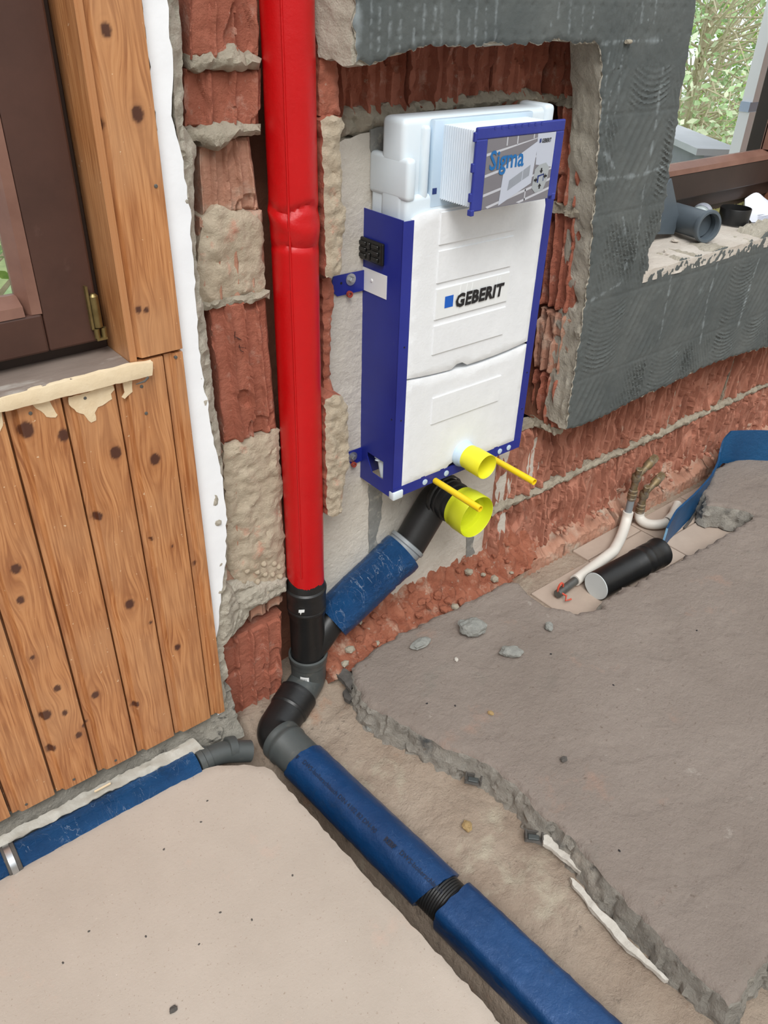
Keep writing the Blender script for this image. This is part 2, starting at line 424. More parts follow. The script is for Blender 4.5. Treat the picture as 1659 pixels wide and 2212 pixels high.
def densify(pts, res, jit, seed=0.0, freq=40.0):
    out = []
    n = len(pts)
    for i in range(n):
        a = Vector(pts[i]); b = Vector(pts[(i + 1) % n])
        L = (b - a).length
        k = max(1, int(L / res))
        d = (b - a) / max(L, 1e-9); nn = Vector((-d.y, d.x))
        for j in range(k):
            p = a + (b - a) * (j / k)
            j1 = jit * (1.3 * N(p.x * freq, p.y * freq, seed) + 0.9 * N(p.x * freq * 2.7, p.y * freq * 2.7, seed + 5))
            out.append((p.x + nn.x * j1, p.y + nn.y * j1))
    return out
def relief(name, outline, place, res, dfn, thick, mat, parent=None, jit=0.0, flare=0.0, rows=3, rough=0.003, seed=0.0,
           side=None, freq=40.0, smooth=True, bottom=False):
    """irregular sheet: triangulated outline whose front is displaced by dfn(u,v,edge_distance), with rough sides"""
    pts = densify(outline, res, jit, seed, freq) if jit else densify(outline, res, 0.0)
    P = np.array(pts)
    x0, y0 = P.min(0); x1, y1 = P.max(0)
    A = P; B = np.roll(P, -1, 0)
    gx, gy = np.meshgrid(np.arange(x0 + res / 2, x1, res), np.arange(y0 + res / 2, y1, res))
    rng = np.random.default_rng(int(abs(seed) * 10) + 3)
    Q = np.stack([gx.ravel(), gy.ravel()], 1) + rng.uniform(-res * .3, res * .3, (gx.size, 2))
    def inside(Q):
        ins = np.zeros(len(Q), bool)
        for (ax, ay), (bx, by) in zip(A, B):
            if ay == by: continue
            c = ((ay > Q[:, 1]) != (by > Q[:, 1]))
            xx = (bx - ax) * (Q[:, 1] - ay) / (by - ay) + ax
            ins ^= c & (Q[:, 0] < xx)
        return ins
    def edist(Q):
        best = np.full(len(Q), 9.0)
        for a, b in zip(A, B):
            d = b - a; L2 = d @ d + 1e-12
            t = np.clip(((Q - a) @ d) / L2, 0, 1)
            e = Q - a - t[:, None] * d
            best = np.minimum(best, np.hypot(e[:, 0], e[:, 1]))
        return best
    Q = Q[inside(Q)]
    if len(Q):
        ed = edist(Q); k = ed > res * .55; Q = Q[k]
    nb = len(P)
    allp = [Vector(p) for p in P] + [Vector(q) for q in Q]
    r = delaunay_2d_cdt(allp, [(i, (i + 1) % nb) for i in range(nb)], [], 1, 1e-6)
    uv = np.array([(p[0], p[1]) for p in r[0]]); tris = [tuple(f) for f in r[2]]
    ed = edist(uv)
    dd = [dfn(u, v, e) for (u, v), e in zip(uv, ed)]
    V = [place(u, v, d) for (u, v), d in zip(uv, dd)]
    # orient triangles
    F = []
    for t in tris:
        a, b, c = uv[t[0]], uv[t[1]], uv[t[2]]
        F.append(t if (b[0] - a[0]) * (c[1] - a[1]) - (b[1] - a[1]) * (c[0] - a[0]) > 0 else (t[0], t[2], t[1]))
    ec = {}
    for t in F:
        for i in range(3):
            e = (t[i], t[(i + 1) % 3])
            if (e[1], e[0]) in ec: del ec[(e[1], e[0])]
            else: ec[e] = 1
    nrm = {}
    for a, b in ec:
        d = uv[b] - uv[a]; nn = np.array([d[1], -d[0]]); nn /= (np.linalg.norm(nn) + 1e-9)
        for q in (a, b): nrm[q] = nrm.get(q, np.zeros(2)) + nn
    rowi = {}
    for q, nn in nrm.items():
        nn = nn / (np.linalg.norm(nn) + 1e-9)
        rowi[q] = [q]
        for k in range(1, rows + 1):
            t = k / rows
            off = flare * t + (rough * 2 * N(uv[q][0] * 70, uv[q][1] * 70, seed + k * 3.1) if rough else 0)
            u, v = uv[q] + nn * off
            V.append(place(u, v, dd[q] * (1 - t) - thick * t)); rowi[q].append(len(V) - 1)
    nf = len(F)
    for a, b in ec:
        for k in range(rows):
            F.append((rowi[b][k], rowi[a][k], rowi[a][k + 1], rowi[b][k + 1]))
    if side:
        return mk(name, V, F, mat, parent, smooth, mats=[mat, side], mi=[0] * nf + [1] * (len(F) - nf))
    return mk(name, V, F, mat, parent, smooth)

def patch(name, c00, c10, c11, c01, nu, nv, dfn, thick, mat, parent=None, smooth=False, attrs=None):
    """bilinear quad displaced along its normal by dfn(s,t) with s,t in metres from c00; skirt to the back"""
    c00, c10, c11, c01 = map(Vector, (c00, c10, c11, c01))
    nr = (c10 - c00).cross(c01 - c00).normalized()
    lu = (c10 - c00).length; lv = (c01 - c00).length
    V = []; F = []
    for j in range(nv + 1):
        for i in range(nu + 1):
            a, b = i / nu, j / nv
            p = c00 * (1 - a) * (1 - b) + c10 * a * (1 - b) + c11 * a * b + c01 * (1 - a) * b
            V.append(p + nr * dfn(a * lu, b * lv, p))
    w = nu + 1
    for j in range(nv):
        for i in range(nu):
            F.append((j * w + i, j * w + i + 1, (j + 1) * w + i + 1, (j + 1) * w + i))
    ring = [i for i in range(w)] + [j * w + nu for j in range(1, nv + 1)] + [nv * w + i for i in range(nu - 1, -1, -1)] + [j * w for j in range(nv - 1, 0, -1)]
    k = len(V)
    for q in ring: V.append(V[q] - nr * thick)
    n = len(ring)
    for i in range(n):
        F.append((ring[(i + 1) % n], ring[i], k + i, k + (i + 1) % n))
    F.append(tuple(k + i for i in range(n)))
    return mk(name, V, F, mat, parent, smooth)

def wedge(d, w):   # edge roll-off 0..1
    return min(1.0, max(0.0, d / w))
def ribs(seed, period=0.04, amp=0.009, broken=0.5, deep=0.006, rough=0.0015, edge=0.006, lu=0.2, lv=0.2):
    """broken hollow-brick face: vertical channels parted by thin snapped webs"""
    def f(s, t, p):
        x = s + 0.0014 * N(t * 10, seed, 3.3) + 0.0010 * N(t * 70, seed, 9)
        c = math.floor(x / period)
        u = x / period - c
        dd = deep * (N(c * 3.17 + seed, seed, 1.7))
        near = min(u, 1 - u) * period
        cw = c if u < 0.5 else c + 1
        h = amp * (0.35 + 0.9 * max(0.0, 0.5 + broken * 1.6 * N(cw * 5.1 + seed, t * 22, 4.4)))
        wid = 0.0045 + 0.0035 * N(cw * 2.2, t * 30, seed)
        r = h * max(0.0, 1 - (near / wid) ** 2) if wid > 0.001 else 0
        d = dd + r + 0.5 * rough * FB(s * 60, t * 60, seed, 3)
        ck = N(s * 16 + seed, t * 16, 6.1)
        if ck > .30: d -= min(.008, (ck - .30) * .08)
        e = min(s, lu - s, t, lv - t)
        d -= 0.006 * (1 - wedge(e + 0.003 * N(s * 50, t * 50, seed), edge))
        return d
    return f
def hacked(seed, lu, lv, period=0.027, amp=0.017):
    """face hacked back hard: closely spaced webs, snapped at uneven heights, with scoops broken out"""
    def f(s, t, p):
        x = s + 0.003 * N(t * 9, seed, 3.3) + 0.0022 * N(t * 48, seed + 2, 9)
        c = math.floor(x / period); u = x / period - c
        dd = 0.016 * N(c * 3.17 + seed, t * 2.5, 1.7)
        near = min(u, 1 - u) * period
        cw = c if u < 0.5 else c + 1
        h = amp * max(0.0, 0.55 + 1.5 * N(cw * 5.1 + seed, t * 15, 4.4))
        wid = 0.0052 + 0.004 * N(cw * 2.2, t * 34, seed)
        d = dd + (h * max(0.0, 1 - (near / wid) ** 4) if wid > .0015 else 0.0)
        if u > .5 and .004 < near < .010 and N(cw * 9.3, t * 10, seed) > -.1: d -= .010
        sc = N(s * 11, t * 9, seed + 20)
        if sc > 0.30: d -= min(0.016, (sc - 0.30) * 0.10)
        d += 0.0010 * FB(s * 55, t * 55, seed, 3)
        e = min(s, lu - s, t, lv - t)
        d -= 0.010 * (1 - wedge(e + 0.004 * N(s * 40, t * 40, seed), 0.008))
        return d
    return f

def text_geo(s, size, bold=0.0, spacing=1.0):
    cu = bpy.data.curves.new('txt', 'FONT')
    cu.body = s; cu.size = size; cu.offset = bold; cu.space_character = spacing; cu.resolution_u = 2
    o = bpy.data.objects.new('txt', cu); COL.objects.link(o)
    bpy.context.view_layer.update()
    dg = bpy.context.evaluated_depsgraph_get()
    me = bpy.data.meshes.new_from_object(o.evaluated_get(dg))
    v = [(q.co.x, q.co.y) for q in me.vertices]; f = [tuple(p.vertices) for p in me.polygons]
    bpy.data.objects.remove(o); bpy.data.curves.remove(cu); bpy.data.meshes.remove(me)
    return v, f
def bez(p0, p1, p2, p3, n=10):
    p0, p1, p2, p3 = map(Vector, (p0, p1, p2, p3))
    return [p0 * (1 - t) ** 3 + p1 * 3 * t * (1 - t) ** 2 + p2 * 3 * t * t * (1 - t) + p3 * t ** 3 for t in [i / n for i in range(n + 1)]]
def fillet(pts, r, n=8):
    pts = [Vector(p) for p in pts]
    out = [pts[0]]
    for i in range(1, len(pts) - 1):
        a, b, c = pts[i - 1], pts[i], pts[i + 1]
        d1 = (a - b).normalized(); d2 = (c - b).normalized()
        L = min(r, (a - b).length * .49, (c - b).length * .49)
        q0 = b + d1 * L; q1 = b + d2 * L
        for k in range(n + 1):
            t = k / n
            out.append(q0 * (1 - t) ** 2 + b * 2 * t * (1 - t) + q1 * t * t)
    out.append(pts[-1])
    return out
def resample(pts, step):
    pts = [Vector(p) for p in pts]; out = [pts[0]]
    for a, b in zip(pts[:-1], pts[1:]):
        k = max(1, int((b - a).length / step))
        out += [a + (b - a) * (j / k) for j in range(1, k + 1)]
    return out

# ================================================================== THE SETTING
YG, YB, YWD, YST = 1.19, 1.335, 1.235, 1.25      # grey coat front, niche back, panelling front, painted strip

# ---- wall core -----------------------------------------------------------
wall_back = empty('wall_back', (1.6, 1.45, -0.12), 'hacked-open brick wall with the recess and pipe chase', 'wall', kind='structure')
g = G()
g.box(0.58, 1.95, 1.385, 1.62, -0.14, 1.9)          # behind chase and niche
g.box(1.95, 3.6, 1.345, 1.62, -0.14, 0.86)          # under the far window
g.box(1.66, 1.95, 1.27, 1.385, 0.46, 1.9)           # pier between niche and window
g.box(1.95, 3.6, 1.24, 1.345, 0.50, 0.87)           # parapet under the sill
g.box(2.88, 3.6, 1.30, 1.45, 0.87, 1.9)           # beside the far window
g.box(0.93, 1.66, 1.27, 1.385, 1.42, 1.9)           # lintel above the niche
g.out('wall_core', 'chase_dark', wall_back)
g = G(); g.box(-0.6, 0.60, 1.30, 1.62, -0.14, 0.93); g.box(0.49, 0.62, 1.30, 1.62, 0.93, 1.9)
g.out('wall_core', 'core', wall_back)

def zat(py, y=1.29, px=490): return WP(px, py, y).z

# ---- the rest of the room (out of view): floor, near side walls -------------------
g = G(); g.box(-2.2, 4.4, -3.2, -0.40, -0.16, 0.0); g.box(-2.2, -0.5, -0.40, 1.26, -0.16, 0.0)
setp(g.out('floor', 'screed'), 'plain screed floor of the rest of the room', 'floor', kind='structure')
for nm, b in (('wall_near', (-2.3, 4.5, -3.3, -3.2, -0.16, 2.5)), ('wall_side_left', (-2.3, -2.2, -3.2, 1.3, -0.16, 2.5)), ('wall_side_right', (4.4, 4.5, -3.2, 1.3, -0.16, 2.5))):
    g = G(); g.box(*b); setp(g.out(nm, 'cream_plaster'), 'plain plastered room wall', 'wall', kind='structure')
g = G(); g.box(-2.2, -0.6, 1.26, 1.5, -0.16, 2.5); g.box(3.6, 4.4, 1.30, 1.6, -0.16, 2.5); g.box(-0.6, 4.4, 1.27, 1.6, 1.9, 2.5)
g.out('wall_core', 'core', wall_back)

# ---- left brick column of the chase ---------------------------------------
YL = 1.295
def brick_px(tl, tr, br, bl, Y, seed, style='ribs', mat='brick', res=0.0026, **kw):
    q = [WP(*p, Y) for p in (bl, br, tr, tl)]
    lu = (q[1] - q[0]).length; lv = (q[3] - q[0]).length
    f = ribs(seed, lu=lu, lv=lv, **kw) if style == 'ribs' else hacked(seed, lu, lv, **kw)
    return patch('brick', q[0], q[1], q[2], q[3], max(4, int(lu / res)), max(4, int(lv / res)), f, 0.05, mat, wall_back)
brick_px((402, -70), (556, -70), (560, 122), (408, 128), YL, 1.0, period=0.041, deep=0.016, amp=0.010)
brick_px((405, 150), (566, 148), (566, 278), (408, 280), YL, 2.3, period=0.041, deep=0.018, amp=0.014)
brick_px((432, 300), (540, 296), (560, 452), (436, 470), YL + 0.012, 3.1, period=0.026, amp=0.010, deep=0.010, mat='brick_dusty')
brick_px((430, 470), (568, 455), (578, 640), (440, 660), YL + 0.004, 4.4, period=0.035, amp=0.005, mat='brick_dusty')
brick_px((452, 662), (578, 640), (602, 930), (484, 962), YL, 5.2, period=0.035, amp=0.013, deep=0.010)
brick_px((478, 962), (602, 935), (620, 1250), (486, 1300), YL + 0.004, 6.6, period=0.035, amp=0.005, mat='brick_dusty')
brick_px((446, 1415), (612, 1325), (612, 1490), (470, 1580), YL + 0.012, 7.9, period=0.037, amp=0.013, deep=0.010)
# mortar beds of the column
def bed(name, pts, Y, mat='mortar', thick=0.05, bulge=0.012, res=0.006, jit=0.006, seed=1.0, par=None, rr=0.010):
    return relief(name, wuv(pts, Y), wallp(Y), res,
                  lambda u, v, e: bulge * wedge(e, 0.012) + rr * FB(u * 45, v * 45, seed, 4) * wedge(e, 0.006), thick, mat,
                  par or wall_back, jit=jit, seed=seed, rough=0.004)
bed('mortar_bed', [(408, 118), (440, 120), (475, 105), (505, 100), (530, 122), (560, 126), (560, 150), (500, 155), (470, 150), (430, 158), (410, 150)], YL - .004, seed=1.5)
bed('mortar_bed', [(405, 278), (460, 272), (560, 268), (563, 292), (500, 296), (480, 322), (455, 325), (440, 310), (408, 300)], YL - .004, seed=2.5)
bed('mortar_patch', [(436, 470), (470, 448), (520, 455), (560, 462), (568, 520), (572, 640), (540, 635), (500, 640), (455, 660), (432, 650), (425, 540)], YL + .002, 'mortar_smear', seed=3.5, bulge=0.005, jit=0.004, rr=0.006)
bed('mortar_bed', [(425, 655), (470, 650), (520, 640), (578, 630), (582, 642), (520, 652), (480, 660), (440, 672)], YL - .004, seed=4.5, bulge=0.008)
bed('mortar_patch', [(484, 965), (520, 945), (600, 930), (606, 1000), (612, 1060), (604, 1090), (614, 1180), (618, 1240), (600, 1262), (560, 1270), (510, 1262), (490, 1230), (486, 1100)], YL + .000, 'mortar_smear', seed=5.5, bulge=0.006, jit=0.005, rr=0.007)
# knobs squeezed through the brick holes
for k, (a, b) in enumerate([(570, 1218), (592, 1217), (602, 1224), (555, 1235), (533, 1233), (572, 1240), (588, 1240), (605, 1245), (556, 1256), (537, 1275), (575, 1278), (592, 1277)]):
    c = WP(a, b, YL - .004); bm = bmesh.new(); bmesh.ops.create_icosphere(bm, subdivisions=2, radius=0.0075)
    for v in bm.verts: v.co = v.co * (1 + .25 * N(v.co.x * 200, v.co.y * 200, k)) + c
    bm.verts.index_update()
    mk('mortar_knob', [v.co.copy() for v in bm.verts], [[v.index for v in f.verts] for f in bm.faces], 'mortar_smear', wall_back, True); bm.free()
bed('mortar_patch', [(478, 1255), (560, 1258), (620, 1250), (618, 1275), (575, 1300), (540, 1320), (530, 1345), (500, 1375), (480, 1395), (472, 1385), (470, 1330)], YL - .006, 'plaster_edge', seed=6.5, bulge=0.006, jit=0.006, rr=0.010)
brick_px((540, 1308), (575, 1290), (577, 1326), (543, 1345), YL + .012, 8.3, period=0.03, amp=0.004, mat='brick_dusty')
brick_px((578, 1292), (615, 1272), (614, 1300), (580, 1322), YL + .012, 9.3, period=0.03, amp=0.004, mat='brick_dusty')
bed('mortar_bed', [(480, 1560), (600, 1490), (612, 1500), (600, 1570), (520, 1590), (470, 1600)], 1.32, seed=7.7, bulge=0.01, mat='mortar_smear')
# the pencilled 75 on the brick
g = G()
for st in ([(508, 727), (517, 729), (527, 735), (522, 733), (516, 731)], [(512, 716), (510, 735)], [(536, 741), (536, 752), (520, 750), (521, 744), (523, 757), (530, 760)]):
    g.tube([WP(a - 4, b, YL - .0085) for a, b in st], 0.0006, 5)
setp(g.out('pencil_mark', 'print_black', wall_back), 'pencilled digits 75')
# broken plaster edge between painted strip and bricks
relief('plaster_layer', wuv([(362, -70), (400, -70), (405, 40), (410, 150), (404, 270), (425, 300), (440, 320), (432, 380), (428, 470), (432, 560), (440, 640), (450, 680), (462, 760), (474, 880), (488, 960), (492, 1060), (500, 1180),
                        (492, 1260), (520, 1300), (532, 1325), (508, 1372), (485, 1395), (470, 1400), (462, 1300), (452, 1000), (420, 760), (400, 500), (378, 200)], YST), wallp(YST), 0.006,
       lambda u, v, e: -0.004 - max(0.0, (u - 0.606)) * 0.55 + 0.011 * FB(u * 40, v * 40, 3.0, 4) * wedge(e, 0.006), 0.05, 'plaster_edge', wall_back, jit=0.004, seed=11.0, rough=0.005)
relief('painted_plaster', wuv([(300, -70), (362, -70), (366, 60), (373, 150), (372, 250), (392, 330), (403, 420), (412, 470), (416, 560), (424, 640), (428, 740), (446, 860), (462, 945), (476, 1010), (488, 1100), (490, 1190), (478, 1290), (471, 1360), (466, 1390), (480, 1540), (470, 1545)], YST), wallp(YST), 0.012,
       lambda u, v, e: 0.0008 * N(u * 20, v * 20), 0.03, 'white_paint', wall_back, jit=0.0035, seed=12.0, rough=0.002, side='plaster_edge')
relief('plaster_layer', wuv([(466, 1390), (485, 1395), (492, 1440), (490, 1500), (494, 1560), (478, 1560), (474, 1480)], YST), wallp(YST + .004), 0.006,
       lambda u, v, e: 0.006 * FB(u * 40, v * 40, 5.0, 4), 0.05, 'plaster_edge', wall_back, jit=0.005, seed=13.0, rough=0.005)

# ---- web of brick left standing between chase and niche --------------------
def web(pts, Y, mat, seed, thick=0.10, bulge=.004):
    relief('brick_web', wuv(pts, Y), wallp(Y), 0.005, lambda u, v, e: bulge * wedge(e, .008) + .006 * FB(u * 50, v * 50, seed, 4), thick, mat, wall_back, jit=0.003, seed=seed, rough=0.003, side='brick')
web([(688, -70), (724, -70), (729, 120), (733, 250), (690, 250)], 1.262, 'brick', 21.0)
web([(694, 262), (705, 250), (738, 252), (745, 268), (737, 290), (737, 430), (748, 455), (742, 500), (735, 595), (705, 600), (700, 450)], 1.25, 'mortar_smear', 22.0)
web([(696, 600), (716, 600), (722, 640), (714, 700), (713, 800), (719, 850), (700, 855)], 1.285, 'brick', 23.0, 0.07)
web([(702, 862), (725, 852), (742, 858), (752, 890), (754, 1000), (742, 1050), (738, 1108), (718, 1116), (706, 1112)], 1.245, 'mortar_smear', 24.0)

# ---- niche back ------------------------------------------------------------
XN0, XN1 = 0.915, 1.70
xs = [0.90, 1.135, 1.37, 1.55, 1.72]
for k in range(4):      # brick course at the top of the niche
    a, b = xs[k] + .004, xs[k + 1] - .004
    patch('brick', (a, YB, 1.285), (b, YB, 1.285), (b, YB, 1.47), (a, YB, 1.47), int((b - a) / .004), 44, ribs(30 + k, period=0.032, amp=0.016, deep=0.014, lu=b - a, lv=.185, rough=.002), 0.05, 'brick', wall_back)
bed('mortar_bed', [(732, 232), (800, 228), (880, 226), (1000, 208), (1110, 192), (1200, 206), (1285, 214), (1282, 226), (1195, 222), (1000, 240), (880, 262), (830, 282), (760, 292), (728, 300)], YB - .004, seed=31.0, bulge=0.012, rr=0.012)
relief('cream_plaster', wuv([(700, 330), (745, 300), (800, 286), (900, 270), (1190, 240), (1190, 400), (1140, 700), (1110, 905), (1180, 962), (1165, 985), (1172, 1000), (1150, 1030), (1120, 1062), (1092, 1098), (1090, 1150), (1078, 1180), (1050, 1195), (1035, 1225), (1000, 1230), (960, 1252), (905, 1290), (880, 1295), (840, 1320), (800, 1345), (760, 1350), (690, 1400), (690, 800)], YB - .012), wallp(YB - .012), 0.012,
       lambda u, v, e: 0.0015 * FB(u * 14, v * 14, 2.0, 4) + 0.001 * N(u * 60, v * 60), 0.03, 'cream_plaster', wall_back, jit=0.006, seed=32.0, rough=0.004, side='mortar')
for k, pts in enumerate([[(800, 280), (833, 270), (833, 345), (803, 350)], [(797, 1045), (826, 1060), (824, 1120), (812, 1160), (822, 1195), (797, 1205)], [(1008, 1160), (1024, 1160), (1022, 1180), (1026, 1195), (1008, 1206)]]):
    Y = YB - .0145
    setp(relief('adhesive_stripe', wuv(pts, Y), wallp(Y), 0.008, lambda u, v, e: 0.0008 * N(u * 80, v * 80), 0.004, 'adhesive_stripe', wall_back, jit=0.002, seed=33.0 + k, rough=0.001), 'grey remnant of tile adhesive')

# ---- niche jamb on the far side: stacked bricks and joints -------------------
jf = [(1283, 110), (1268, 250), (1246, 480), (1212, 700), (1180, 910)]      # brick front line px (on y=1.235)
def jamb_x(z, front=True):
    return np.interp(z, [0.45, 1.42], [1.665, 1.585])
for k, (z0, z1) in enumerate([(1.292, 1.43), (1.062, 1.278), (0.80, 1.045), (0.62, 0.79), (0.46, 0.61)]):
    a, b = jamb_x(z0), jamb_x(z1)
    L = 0.125; H = z1 - z0
    patch('brick', (a, YB, z0), (a, 1.232, z0), (b, 1.232, z1), (b, YB, z1), 26, int(H / .004), ribs(40 + k, period=0.027, amp=0.014, deep=0.012, lu=L, lv=H, rough=.002), 0.06, 'brick' if k != 3 else 'brick_dusty', wall_back)
for k, z in enumerate([1.285, 1.053, 0.453]):
    a = jamb_x(z)
    relief('mortar_bed', [(YB, z - .012), (1.235, z - .013), (1.235, z + .010), (YB, z + .013)], lambda u, v, d, a=a: (a - d, u, v), 0.006,
           lambda u, v, e: 0.006 + 0.009 * FB(u * 50, v * 50, 44.0 + k, 4), 0.03, 'mortar', wall_back, jit=0.004, seed=45.0 + k, rough=.003)
# plaster body of the far wall
grey_out = [(768, -90), (768, 0), (771, 138), (815, 137), (832, 122), (870, 114), (930, 97), (1000, 98), (1080, 95), (1190, 88), (1300, 95), (1303, 130), (1300, 250), (1290, 400), (1281, 520), (1267, 660), (1257, 720), (1240, 830), (1225, 928),
            (1245, 924), (1290, 907), (1350, 876), (1420, 842), (1480, 815), (1530, 790), (1590, 768), (1659, 750), (1760, 725), (1760, 470), (1656, 501), (1642, 522), (1632, 525), (1627, 518), (1615, 527), (1590, 540), (1562, 533), (1541, 547), (1525, 555), (1504, 550), (1498, 560), (1474, 560), (1461, 575), (1432, 577), (1412, 587), (1402, 589),
            (1405, 570), (1403, 537), (1418, 510), (1428, 500), (1432, 470), (1441, 420), (1446, 390), (1450, 360), (1460, 300), (1475, 200), (1490, 100), (1508, 0), (1522, -90)]
def comb(u, v, e):
    d = 0.0010 * N(u * 18, v * 18, 4.0) + 0.0008 * FB(u * 60, v * 60, 2.2, 3)
    # trowel combing in fields: direction changes from tile to tile
    cx_, cz_ = math.floor(u / 0.165), math.floor((v + 0.02) / 0.215)
    h = N(cx_ * 4.1 + .5, cz_ * 2.7 + .5, 8.8)
    lu_, lv_ = u / 0.165 - cx_, (v + .02) / 0.215 - cz_
    m = wedge(min(lu_, 1 - lu_), .12) * wedge(min(lv_, 1 - lv_), .12) * wedge(e, .02)
    if v > 1.36: ph = u; amp = .0030 * max(0, N(u * 4, v * 3, 1.0) + .5)
    elif h > 0.12: ph = u * .9 + v * .5; amp = .0040
    elif h > -0.15: ph = v + 0.06 * math.sin((u - cx_ * .165) * 18) * .5; amp = .0034
    else: ph = u * .42 - v * .22; amp = .0022
    w_ = math.sin(ph * 2 * math.pi / 0.0125)
    d += amp * m * max(-.3, w_) * (0.55 + .8 * N(u * 9, v * 9, 3.0))
    d -= 0.0014 * (1 - wedge(min(min(lu_, 1 - lu_) * .165, min(lv_, 1 - lv_) * .215), .004))
    for zr in (1.4705, 1.4235):
        if abs(v - zr) < .012:
            q = (u / .0405 - math.floor(u / .0405) - .5) * .0405
            d -= .0022 * math.exp(-((q * q + (v - zr) ** 2) / .0045 ** 2))
    return d - 0.003 * (1 - wedge(e, 0.006))
coat = relief('tile_adhesive', wuv(grey_out, YG), wallp(YG), 0.0042, comb, 0.006, 'adhesive', wall_back, jit=0.006, seed=51.0, rough=0.002, side='plaster_edge')
relief('plaster_layer', wuv(grey_out, YG + .002), wallp(YG + .006), 0.02, lambda u, v, e: -0.001, 0.085, 'plaster_edge', wall_back, jit=0.006, flare=-0.004, rows=8, seed=52.0, rough=0.005)
# the thick end of the plaster beside the chase
relief('plaster_layer', [(1.198, 1.382), (1.262, 1.39), (1.268, 1.43), (1.275, 1.46), (1.28, 1.60), (1.196, 1.60)], lambda u, v, d: (0.903 - (u - 1.195) * .35 - d, u, v), 0.008,
       lambda u, v, e: 0.004 * FB(u * 50, v * 50, 53.0, 4), 0.03, 'plaster_edge', wall_back, jit=0.004, seed=53.0, rough=0.003)
# chalky joint lines and drips on the adhesive
CHALK = []
def drip(pts, w=0.0016):
    q = resample([WP(a, b, YG) for a, b in pts], 0.006)
    CHALK.append(([(p.x, p.z) for p in q], w * 1.7))
rr_ = random.Random(4)
drip([(775, 0), (772, 60), (770, 130)], .005)
for k in range(15):
    a = 805 + k * 19 + rr_.uniform(-4, 4); top = rr_.choice([-20, 0, 20, 45])
    if k not in (4, 9): drip([(a, top), (a - 2 + rr_.uniform(-2, 2), (top + 105) / 2), (a - 3, rr_.uniform(88, 108) if a > 920 else rr_.uniform(105, 122))], rr_.uniform(.0008, .002))
for k in range(6):
    a = 1195 + k * 17 + rr_.uniform(-4, 4); drip([(a, rr_.uniform(-5, 30)), (a - 3, 55), (a - 5, rr_.uniform(56, 92))], .0010)
for k in range(4):
    a = 1420 - k * 14; drip([(a, -10), (a - 7, 50)], .0012)
drip([(1432, 150), (1425, 200), (1418, 260), (1408, 320), (1398, 365)], .0022)
drip([(1392, 400), (1382, 470), (1372, 560)], .0013)
for a0 in (1316, 1327, 1345): drip([(a0, 115 + (a0 % 7) * 6), (a0 - 12, 220), (a0 - 18, 250 + (a0 % 5) * 20)], .0009)
for q in ([(1450, 600), (1435, 680), (1425, 730)], [(1550, 570), (1528, 650), (1512, 740)], [(1640, 560), (1612, 640), (1596, 700)], [(1345, 470), (1350, 500)], [(1305, 330), (1328, 362)], [(1355, 560), (1350, 580)]): drip(q, .003)
for q in ([(1295, 386), (1330, 385), (1380, 378), (1448, 356)], [(1268, 655), (1310, 630), (1340, 612)], [(1300, 95), (1345, 88), (1430, 88)]): drip(q, .002)
co = np.empty(len(coat.data.vertices) * 3); coat.data.vertices.foreach_get('co', co); co = co.reshape(-1, 3)
UV = co[:, [0, 2]] + np.array([coat.location.x + wall_back.location.x, coat.location.z + wall_back.location.z])
ch_ = np.zeros(len(UV))
for ln, w in CHALK:
    for (ux, uz) in ln:
        near_ = np.where((abs(UV[:, 0] - ux) < .012) & (abs(UV[:, 1] - uz) < .012))[0]
        ww = w * max(.15, .5 + 1.6 * N(ux * 60, uz * 40, 5.0))
        dd_ = np.hypot(UV[near_, 0] - ux, (UV[near_, 1] - uz) * .8)
        ch_[near_] = np.maximum(ch_[near_], np.clip(1.2 - dd_ / (ww + .0010), 0, 1) * .50)
at_ = coat.data.attributes.new('chalk', 'FLOAT', 'POINT'); at_.data.foreach_set('value', ch_.tolist())
for k, (px, py) in enumerate([(1358, 90)]):
    c = WP(px, py, YG - .006); g = G(); g.lathe(c + Vector((-.009, 0, 0)), (1, 0, 0), [(0, .004), (.012, .0045), (.018, .0035)], 10)
    g.out('wall_plug', 'mortar', wall_back)

# ---- brick courses hacked bare under the grey coat ----------------------------
YR = 1.318
rb = random.Random(11)
def course(z0, z1, x0, x1, first, seed, L=0.365, mat='brick_hacked'):
    x = first; k = 0
    while x < x1:
        a, b = max(x, x0) + .004, min(x + L, x1) - .004
        if b - a > .04:
            res = .0034 if a < 2.3 else .005
            Y = YR + rb.uniform(-.004, .006)
            patch('brick', (a, Y, z0), (b, Y, z0), (b, Y, z1), (a, Y, z1), int((b - a) / res), int((z1 - z0) / res), hacked(seed + k * 3.7, b - a, z1 - z0), 0.03, mat, wall_back)
        x += L; k += 1
course(-0.04, 0.183, 1.50, 3.45, 1.42, 60.0)
course(0.207, 0.436, 1.52, 3.45, 1.30, 70.0)
course(0.455, 0.60, 1.66, 3.45, 1.55, 80.0)
relief('mortar_bed', [(1.52, .182), (1.75, .180), (2.1, .184), (2.4, .180), (2.8, .182), (3.45, .184), (3.45, .208), (3.0, .206), (2.6, .209), (2.2, .206), (1.9, .210), (1.7, .206), (1.52, .212)], wallp(YR - .004), 0.007,
       lambda u, v, e: 0.008 * wedge(e, .01) + 0.007 * FB(u * 45, v * 45, 62.0, 4), 0.03, 'mortar', wall_back, jit=0.006, seed=62.0)
relief('mortar_bed', [(1.60, .437), (3.45, .437), (3.45, .456), (1.60, .456)], wallp(YR), 0.010, lambda u, v, e: 0.003 + 0.005 * FB(u * 45, v * 45, 63.0, 4), 0.03, 'mortar', wall_back, jit=0.003, seed=63.0)
